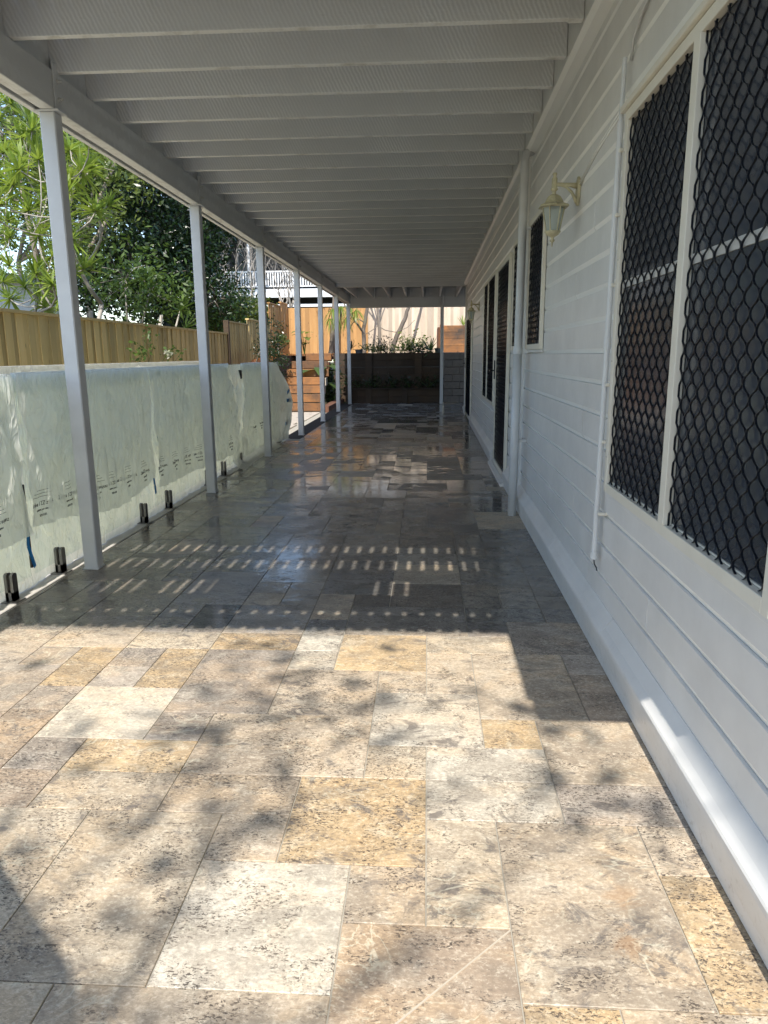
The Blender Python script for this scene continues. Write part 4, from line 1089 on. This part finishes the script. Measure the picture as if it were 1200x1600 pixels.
def leafy_tree(label, base, h, crown, seed, mat='leaf_dark', nclump=260, per=60, leaf=.13, trunk='bark', name='broadleaf_tree', spread=.28, tr_r=.14, cat='tree', group=None, flat=.6, droop=.5):
    """crown: list of ellipsoids (centre, radii)"""
    rg = random.Random(seed); ng = np.random.default_rng(seed)
    T = thing(name, label, cat, tuple(base), 0, group)
    cen = []
    vol = [c[1][0]*c[1][1]*c[1][2] for c in crown]
    for _ in range(nclump):
        c = rg.choices(crown, vol)[0]
        while True:
            v = Vector((rg.uniform(-1, 1), rg.uniform(-1, 1), rg.uniform(-1, 1)))
            if .25 < v.length < 1 : break
        v = v.normalized()*(v.length**.5)
        cen.append(Vector(c[0])+Vector((v.x*c[1][0], v.y*c[1][1], v.z*c[1][2])))
    tr = MB(); base = Vector(base); top = base+Vector((rg.uniform(-.2, .2), rg.uniform(-.2, .2), h*.45))
    tr.tube([base, base.lerp(top, .5)+Vector((rg.uniform(-.1, .1), rg.uniform(-.1, .1), 0)), top], [tr_r, tr_r*.85, tr_r*.7], 10)
    hubs = []
    for c in crown:
        q = Vector(c[0]); tr.tube([top, top.lerp(q, .5)+Vector((0, 0, -.15)), q], [tr_r*.6, tr_r*.45, tr_r*.25], 7); hubs.append(q)
    for q in cen[::3]:
        hb = min(hubs, key=lambda a: (a-q).length); tr.tube([hb, hb.lerp(q, .5)+Vector((rg.uniform(-.15, .15), rg.uniform(-.15, .15), .05)), q], [tr_r*.18, tr_r*.1, .006], 5)
    tr.build('trunk', MT[trunk], T, smooth=True)
    V, Fq = leaves([tuple(q) for q in cen], leaf, per, (spread, spread, spread*.7), ng, 2.6, droop, flat)
    arrmesh('crown', V, Fq, mat, T)
    return T
def C(px, py, Y, r): return (tuple(at(px, py, 1, Y)), r)
leafy_tree('large dark glossy evergreen tree filling the gap between the first and second post', (-9.0, 17.5, .6), 6,
           [C(170, 330, 17, (2.0, 1.6, 2.3)), C(250, 300, 18, (2.0, 1.6, 2.6)), C(285, 330, 19, (1.3, 1.4, 2.2)), C(200, 440, 16, (1.6, 1.3, 1.3)), C(280, 430, 18, (1.0, 1.2, 1.2)), C(150, 200, 17, (2.0, 1.6, 2))], 3, nclump=420, per=75, leaf=.17)
leafy_tree('olive green tree between the dragon tree and the dark evergreen', (-8.6, 14.5, .3), 5,
           [C(120, 260, 14, (1.2, 1.0, 1.5)), C(60, 330, 14.5, (1.6, 1.0, 1.6)), C(190, 230, 15, (.9, .9, 1.0)), C(175, 330, 14.5, (.5, .6, .9)), C(20, 230, 14.5, (1.4, 1, 1.6))], 71, 'leaf_olive', 150, 42, .15, spread=.3)
leafy_tree('mid green drooping bush in front of the dark evergreen, just over the fence cap', (-6.6, 13.6, .3), 2.5,
           [C(195, 435, 13.3, (.8, .7, .6)), C(235, 455, 13.6, (.6, .6, .4))], 6, 'leaf_mid', 50, 26, .15, 'bark_pale', 'bush', .3, .05, 'bush')
leafy_tree('tall dark tree standing behind the evergreen further up the hill', (-16, 27, 1), 9,
           [C(60, 230, 26, (3.5, 2.5, 4.0)), C(200, 180, 28, (4, 2.5, 4)), C(290, 260, 30, (2.2, 2, 3))], 9, 'leaf_dark', 300, 50, .26, spread=.5)
leafy_tree('yellow green shrub hanging over the fence left of the third post', (-7.4, 20, .9), 2,
           [C(362, 488, 19.5, (.6, .6, .35)), C(395, 482, 20.5, (.55, .6, .38)), C(335, 500, 19, (.6, .6, .35))], 12, 'leaf_yel', 110, 55, .12, 'bark_pale', 'shrub', .2, .04, 'shrub')
leafy_tree('dark sparse shrub on the mulch slope behind the third post', (-4.25, 15.9, .9), 1.2,
           [C(425, 525, 16, (.30, .25, .42)), C(415, 545, 15.9, (.28, .25, .3)), C(432, 560, 15.9, (.3, .25, .22))], 14, 'leaf_dark', 60, 26, .075, 'bark', 'shrub', .09, .02, 'shrub')
leafy_tree('thin little sapling beside the dark shrub', (at(441, 565, 1, 17.5).x, 17.5, 1.2), 1.0, [C(441, 531, 17.5, (.17, .15, .13))], 15, 'leaf_mid', 14, 16, .08, 'bark_pale', 'sapling', .06, .012, 'sapling')
leafy_tree('dark bush low behind the fence beside the second post', (-7.6, 17, .6), 2, [C(335, 470, 17.5, (.7, .6, .7)), C(250, 470, 17, (.9, .7, .6))], 31, 'leaf_dark', 110, 50, .13, name='bush', cat='bush')

# frangipani: bare pale branches
def bare_tree(label, base, seed, L, r, depth, up=.3, spread=.75, cat='tree', mat='bark_pale', name='frangipani', tuft=None, dirs=None, kids=(2, 3)):
    rg = random.Random(seed); T = thing(name, label, cat, tuple(base)); mb = MB(); ends = []
    for dd in (dirs or [(rg.uniform(-.4, .4), rg.uniform(-.4, .4), 1)]):
        branch(mb, base, dd, L, r, depth, rg, ends, up, spread, 4, kids)
    mb.build('trunk', MT[mat], T, smooth=True)
    if tuft:
        ng = np.random.default_rng(seed); V, Fq = leaves([tuple(e[0]) for e in ends], tuft[1], tuft[2], (tuft[3],)*3, ng, 3.5, .6, .6)
        arrmesh('crown', V, Fq, tuft[0], T)
    return T
b1 = at(385, 500, 1, 24); b2 = at(450, 500, 1, 25)
bare_tree('leafless pale frangipani in front of the white balustrade, left one', (b1.x, 24, 1.6), 3, 1.25, .10, 5, .25, .75, dirs=[(-.3, 0, 1), (.3, .1, 1), (.1, 0, .9)])
bare_tree('leafless pale frangipani in front of the white balustrade, right one', (b2.x, 25, 1.7), 5, 1.25, .10, 5, .25, .75, dirs=[(-.3, 0, 1), (.35, 0, 1), (0, 0, 1)])

# back garden trees with trunks before the pale fence
def bent_trunk(label, pts, rad, seed, crown=None, name='garden_tree', extra=()):
    T = thing(name, label, 'tree', tuple(pts[0])); mb = MB()
    P0 = [Vector(p) for p in pts]
    sm = []
    for i in range(len(P0)-1):
        for k in range(5):
            t_ = k/5; sm.append(P0[i].lerp(P0[i+1], t_))
    sm.append(P0[-1])
    rr = [rad*(1-.55*i/len(sm))*(1+.08*mnoise.noise(Vector((i*.7, seed, 0)))) for i in range(len(sm))]
    sm = [s+Vector((.02*mnoise.noise(Vector((i*.5, seed, 1))), 0, 0)) for i, s in enumerate(sm)]
    mb.tube(sm, rr, 10)
    for ex, r_ in extra: mb.tube([Vector(e) for e in ex], [r_*(1-.7*i/len(ex)) for i in range(len(ex))], 6)
    ends = []; rg = random.Random(seed)
    for k in range(4): branch(mb, sm[-1], (rg.uniform(-.8, .8), rg.uniform(-.6, .6), 1), .9, rad*.4, 2, rg, ends, .2, .8)
    mb.build('trunk', MT['bark'], T, smooth=True)
    ng = np.random.default_rng(seed); V, Fq = leaves([tuple(e[0]) for e in ends], .10, crown or 24, (.25, .25, .2), ng, 3)
    arrmesh('crown', V, Fq, 'leaf_mid', T); return T
A = lambda px, py, Y: tuple(at(px, py, 1, Y))
gz = 1.32
bent_trunk('garden tree with forked grey trunk nearest the corner post', [(A(569, 545, 20.6)[0], 20.6, gz), A(568, 515, 20.6), A(574, 480, 20.6), (A(574, 480, 20.6)[0]+.15, 20.6, 4.2)], .075, 1,
           extra=[([A(568, 520, 20.6), A(556, 503, 20.6), A(540, 480, 20.5), A(530, 455, 20.4)], .04), ([A(571, 505, 20.6), A(560, 498, 20.6), A(550, 506, 20.5), A(545, 520, 20.5)], .025)])
bent_trunk('slim straight grey tree trunk in the middle of the back garden', [(A(592, 545, 20.3)[0], 20.3, gz), A(593, 515, 20.3), A(590, 480, 20.3), (A(590, 480, 20.3)[0]-.1, 20.3, 4.4)], .055, 2,
           extra=[([A(592, 510, 20.3), A(602, 516, 20.3), A(618, 519, 20.4), A(636, 512, 20.4), A(648, 500, 20.5)], .018), ([A(592, 508, 20.3), A(580, 517, 20.3), A(566, 525, 20.3)], .016)])
bent_trunk('grey tree trunk leaning to the right before the pale fence', [(A(610, 546, 20.9)[0], 20.9, gz), A(620, 525, 20.9), A(632, 500, 20.9), A(639, 478, 20.9), (A(642, 478, 20.9)[0]+.35, 20.9, 4.4)], .085, 7)
bent_trunk('grey palm-like trunk behind the far deck posts', [(A(518, 552, 20.9)[0], 20.9, gz), A(519, 530, 20.9), A(521, 500, 20.9), (A(523, 480, 20.9)[0], 20.9, 3.4)], .10, 11)
# weeping foliage at the left of the back garden
def fronds(label, px, py, Y, seed, n=40, L=.5, mat='leaf_spike', name='fern', cat='plant', wd=.03, droop=.6, up=(0, 0, 1)):
    ng = np.random.default_rng(seed); p = at(px, py, 1, Y); V, Fq = rosette(tuple(p), up, ng, L, n, wd, droop)
    o = arrmesh(name, np.array(V), np.array(Fq), mat); tag(o, label, cat); return o
T = thing('weeping_plant', 'drooping strap leaved plant hanging before the fence by the far posts', 'plant', tuple(at(530, 500, 1, 20.2)))
ng = np.random.default_rng(4); V = []; Fq = []
for (px, py) in ((533, 478), (520, 482), (548, 478), (556, 484), (528, 498), (541, 496), (515, 498)):
    v, f_ = rosette(tuple(at(px, py, 1, 20.2)), (0, 0, -.3), ng, .42, 34, .022, 1.3); k = len(V); V += v; Fq += [tuple(i+k for i in q) for q in f_]
arrmesh('foliage', np.array(V), np.array(Fq), 'leaf_spike', T)
mb = MB(); mb.tube([at(524, 552, 1, 20.2), at(526, 515, 1, 20.2), at(535, 480, 1, 20.2)], [.04, .03, .025], 7); mb.build('stem', MT['bark'], T, smooth=True)
# plants along the top of the retaining wall
def clump(label, px, py, Y, seed, rx=.3, rz=.15, n=160, leaf=.09, mat='leaf_mid', name='shrub', cat='shrub', group=None, el=2.4):
    ng = np.random.default_rng(seed); c = np.array(at(px, py, 1, Y))
    cc = c+ng.normal(size=(n//8, 3))*np.array([rx*.6, rx*.5, rz*.5])
    V, Fq = leaves(cc, leaf, 8, (rx*.25, rx*.25, rz*.35), ng, el, -.5, .6)
    T = thing(name, label, cat, (c[0], c[1], c[2]-rz*.6), 0, group); arrmesh('foliage', V, Fq, mat, T).location = -T.location
    sb = MB(); root = Vector((c[0], c[1], c[2]-rz*.6))
    for q in cc[::2]: sb.tube([root, root.lerp(Vector(q), .5)+Vector((0, 0, .02)), Vector(q)], [.006, .005, .003], 5)
    sb.build('stem', MT['leaf_mid'], T); return T
GP = 'small plants along the top of the retaining wall'
fronds('dark spiky bromeliad at the left end of the retaining wall top', 549, 545, 19.25, 41, 26, .34, 'leaf_dark', 'bromeliad', 'plant', .04, .2)
clump('low yellow green groundcover right of the forked trunk', 586, 545, 19.3, 42, .40, .13, 420, .07, 'leaf_yel', 'groundcover', 'plant', GP)
clump('dark leafy plant between the slim trunk and the leaning trunk', 600, 542, 19.2, 43, .22, .24, 260, .08, 'leaf_dark', 'plant', 'plant', GP)
clump('bright green bushy plant in the middle of the retaining wall top', 641, 541, 19.5, 44, .38, .22, 600, .09, 'leaf_yel', 'plant', 'plant', GP)
clump('dark green low plant right of the bright bushy plant', 655, 546, 19.2, 45, .28, .12, 260, .08, 'leaf_dark', 'plant', 'plant', GP)
fronds('upright sword leaved agave near the blue grey pot', 672, 548, 19.2, 46, 34, .50, 'leaf_mid', 'agave', 'plant', .05, .05)
fronds('small green spiky tuft on top of the orange sleeper wall', 724, 509, 20.6, 47, 22, .35, 'leaf_spike', 'grass_tuft', 'plant', .03, .3)
pt = at(686, 549, 1, 19.25)
mb = MB().lathe((pt.x, 19.25, 1.345), [(0, 0), (.10, 0), (.13, .16), (.14, .16), (.14, .18), (.12, .18), (.11, .15), (0, .15)], 14)
tag(mb.build('plant_pot', MT['pot'], smooth=False), 'blue grey plant pot on the retaining wall next to the far post', 'pot')
pt = at(561, 549, 1, 19.25)
mb = MB().lathe((pt.x, 19.25, 1.345), [(0, 0), (.09, 0), (.11, .14), (.12, .14), (.12, .16), (.10, .16), (.10, .13), (0, .13)], 14)
tag(mb.build('plant_pot', MT['pot']), 'dark pot beside the bromeliad at the left end of the wall', 'pot')
PLN = ['shaded planter plant at the left end of the lower bed', 'shaded planter plant right of the left wall post', 'shaded planter plant in the middle of the lower bed', 'shaded planter plant before the second wall post', 'shaded planter plant at the right end by the far deck post']
for i, (px, seed) in enumerate(((560, 51), (585, 52), (612, 53), (640, 54), (668, 55))):
    clump(PLN[i], px, 600, 18.75, seed, .25, .16, 150, .09, 'leaf_dark', 'planter_plant', 'plant', 'shaded plants in the lower planter bed')
# big-leaf plants by the steps
def bigleaf(label, base, seed, n, hgt, size, mat='leaf_mid', spread=.3):
    rg = random.Random(seed); T = thing('elephant_ear_plant', label, 'plant', tuple(base)); base = Vector(base)
    st_ = MB()
    for k in range(n):
        a = rg.uniform(0, 6.28); hh = hgt*rg.uniform(.45, 1); tip = base+Vector((math.cos(a)*spread*rg.uniform(.3, 1), math.sin(a)*spread*rg.uniform(.3, 1), hh))
        st_.tube([base, base.lerp(tip, .5)+Vector((0, 0, hh*.15)), tip], [.012, .009, .006], 5)
        d = Vector((math.cos(a), math.sin(a)-.5, rg.uniform(-.6, .4))).normalized(); s = d.cross(Vector((0, 0, 1))).normalized(); u = s.cross(d)
        L = size*rg.uniform(.7, 1.2); lf = MB(); prof = [(-.25, .10), (-.1, .38), (.15, .46), (.45, .36), (.75, .18), (1, .0)]
        V = []; 
        for t_, w_ in prof:
            c = tip+d*L*t_-Vector((0, 0, .35*L*t_*t_)); V += [c+s*w_*L+u*w_*L*.15, c, c-s*w_*L+u*w_*L*.15]
        lf.v = [tuple(v) for v in V]
        for i in range(len(prof)-1):
            q = i*3; lf.f += [(q, q+1, q+4, q+3), (q+1, q+2, q+5, q+4)]
        lf.build('leaf', MT[mat], T, smooth=True, recalc=False)
    st_.build('stem', MT['leaf_mid'], T); return T
bigleaf('bright upright big leaved plant against the orange fence above the steps', (at(476, 551, 1, 20.2).x, 20.2, 1.33), 3, 9, .75, .26, 'leaf_yel', .2)
bigleaf('large leaved philodendron beside the steps behind the far deck posts', (at(505, 615, 1, 17.3).x, 17.3, .15), 5, 14, .95, .36, 'leaf_mid', .45)
clump('variegated pale leaved plant at the foot of the steps', 492, 627, 16.3, 61, .16, .2, 200, .08, 'leaf_yel', 'shrub', 'shrub')
bed = MB().box(-2.60, -2.402, 15.52, 18.9, -.1, .12).build('garden_bed', MT['soil']); tag(bed, kind='structure')
ss = MB().box(-2.40, -2.094, 9.66, 18.6, -.1, -.003).build('soil_strip', plain('dark_wet_soil', (.035, .028, .022), .9, var=.5, scale=20, bmp=1)); tag(ss, kind='structure')
clump('dark ferny plants between the philodendron and the retaining wall', 518, 610, 18.2, 62, .3, .5, 500, .12, 'leaf_dark', 'shrub', 'shrub')
clump('small dark green shrub on the mulch at the left of the steps', 437, 588, 16.6, 63, .2, .12, 220, .06, 'leaf_dark', 'shrub', 'shrub')
# rose by the fence
T = thing('rose_bush', 'thin rose bush with a white bloom rising against the fence above the pool wrap', 'rose bush', (-4.3, 7.8, 0))
mb = MB(); rgr = random.Random(8); tips = []
for (px, py) in ((232, 520), (240, 540), (262, 552), (205, 545), (225, 550), (283, 552), (272, 548), (218, 556)):
    p = at(px, py, 0, -4.3); tips.append(p); q = Vector((-4.3, 7.8, .3)); mb.tube([q, q.lerp(p, .6)+Vector((0, rgr.uniform(-.1, .1), 0)), p], [.008, .006, .003], 5)
mb.build('stem', MT['leaf_mid'], T)
ng = np.random.default_rng(3); V, Fq = leaves([tuple(p) for p in tips], .085, 12, (.05, .09, .06), ng, 1.8); arrmesh('foliage', V, Fq, 'leaf_mid', T)
fp = at(263, 553, 0, -4.25); V, Fq = leaves([tuple(fp)], .07, 30, (.02, .02, .02), ng, 1.4); arrmesh('bloom', V, Fq, 'flower', T)

# mulch chips on the slope: uncountable
ng = np.random.default_rng(77); N = 2600
X = ng.uniform(-4.55, -4.1, N); Y = ng.uniform(12, 19.5, N); Z = np.array([terr(a, b)+.01 for a, b in zip(X, Y)])
Nb = 2200; X2 = ng.uniform(-4.4, 3, Nb); Y2 = ng.uniform(19.2, 21.8, Nb); Z2 = np.full(Nb, 1.37)
cen = np.stack([np.r_[X, X2], np.r_[Y, Y2], np.r_[Z, Z2]], 1)
V, Fq = leaves(cen, .07, 1, (0, 0, .012), ng, 2.5, 0, .25)
tag(arrmesh('mulch_chips', V, Fq, 'leaf_dead'), 'red brown bark chips strewn over the garden slope', 'mulch', kind='stuff')

# ================================================================== NEIGHBOUR HOUSE
nb = thing('neighbour_house', 'dark two storey neighbour house with a white balustraded verandah on the hill', 'house', (-9, 34, 1.5))
VY = 32
MB().box(-13.5, 3, 35.2, 42, 1.5, 8.6).build('wall', MT['house_dark'], nb)
MB().box(-14.2, 3.6, 31.4, 43, 7.6, 7.85).build('roof', MT['roofmetal'], nb)
MB().box(-13.5, 3, VY-.05, VY+.05, 3.95, 4.33, .01).build('deck_fascia', MT['house_white'], nb)
MB().box(-13.5, 3, VY+.06, 35.19, 4.05, 4.30).build('verandah_floor', MT['house_dark'], nb)
MB().box(-13.5, 3, VY-.04, VY+.04, 5.06, 5.13, .005).build('hand_rail', MT['house_white'], nb)
MB().box(-13.5, 3, VY-.03, VY+.03, 4.42, 4.47, .005).build('bottom_rail', MT['house_white'], nb)
bm0 = MB().box(-.028, .028, -.02, .02, 4.475, 5.055).build('baluster', MT['house_white'], nb); me0 = bm0.data; bpy.data.objects.remove(bm0)
x = -13.4
while x < -1.5: link('baluster', me0, nb, loc=Vector((x, VY, 0))-nb.location); x += .115
for x in (-13.4, -10.8, -8.2, -6.05, -3.4, -.6): MB().box(x-.05, x+.05, VY-.05+.11, VY+.05+.11, 1.4, 7.6).build('verandah_post', MT['house_white'], nb)
for x in (-12, -9.5, -7.2, -4.9): 
    wv_ = MB().box(x, x+.95, 35.14, 35.195, 4.5, 6.6).build('window', MT['roofmetal'], nb); MB().box(x+.07, x+.88, 35.12, 35.138, 4.57, 6.53).build('pane', MT['pane'], wv_)
MB().box(-13.5, 3, VY+.2, VY+.3, 3.55, 3.68).build('lower_beam', MT['house_white'], nb)
wh = thing('white_house', 'white neighbouring building glimpsed through the dragon tree at far left', 'house', (-24, 24, 0))
MB().box(-30, -15.5, 22, 30, 0, 4.1).build('wall', MT['house_white'], wh)
MB().box(-30.5, -15, 21.5, 30.5, 4.1, 4.3).build('roof', MT['roofmetal'], wh)
MB().box(-20.2, -18.9, 21.93, 21.99, 1.6, 2.9).build('window', MT['pane'], wh)

# ================================================================== BEHIND THE CAMERA: casters of the shadows seen on the paving
casterT = MB(); sz = 2.6; dy = sz/math.tan(SUN_EL)  # unseen sheet added and cut to cast the lower left wedge of shade
pts = [(-1.65, -.0-dy), (-1.13, -.49-dy), (-.80, -.79-dy), (-.35, -1.45-dy), (.4, -3.3-dy), (-3.6, -3.4-dy), (-3.2, -.3-dy)]
n = len(pts); casterT.v = [(a, b, sz) for a, b in pts]+[(a, b, sz+.03) for a, b in pts]
casterT.f = [tuple(range(n)), tuple(range(n, 2*n))]+[(i, (i+1) % n, n+(i+1) % n, n+i) for i in range(n)]
casterO = casterT.build('shade_caster_mesh', MT['shade_caster']); casterO.name = 'added_shade_caster'
tag(casterO, 'added grey sheet behind the camera, shaped to shade the lower left paving', 'awning')
for (a, b) in ((-3.3, -4.9), (.2, -5.3)):
    tag(MB().tube([(a, b, 0), (a, b, sz-.01)], .03, 10).build('shade_caster_pole', MT['paint_post'], casterO), None)
rg = random.Random(44); ngb = np.random.default_rng(44)
tb = thing('overhanging_tree', 'sparse open crowned tree behind the photographer that dapples the sunlit paving', 'tree', (-2.8, -9.5, 0))
mb = MB(); ends = []
mb.tube([(-2.8, -9.5, 0), (-2.6, -9.4, 2.5), (-2.2, -9.0, 4.8)], [.2, .16, .13], 10)
for dd in ((.9, .5, .9), (-.2, .6, 1.2), (.5, .9, .7), (.9, -.1, .8)): branch(mb, (-2.2, -9.0, 4.8), dd, 1.7, .11, 4, rg, ends, .12, .75, 5, (2, 2, 3))
mb.build('trunk', MT['bark'], tb, smooth=True)
cc = [tuple(e[0]) for e in ends if rg.random() < (.8 if e[0].x > -.9 else .25)]
V, Fq = leaves(cc, .15, 15, (.26, .30, .14), ngb, 2.2); arrmesh('crown', V, Fq, 'leaf_mid', tb)
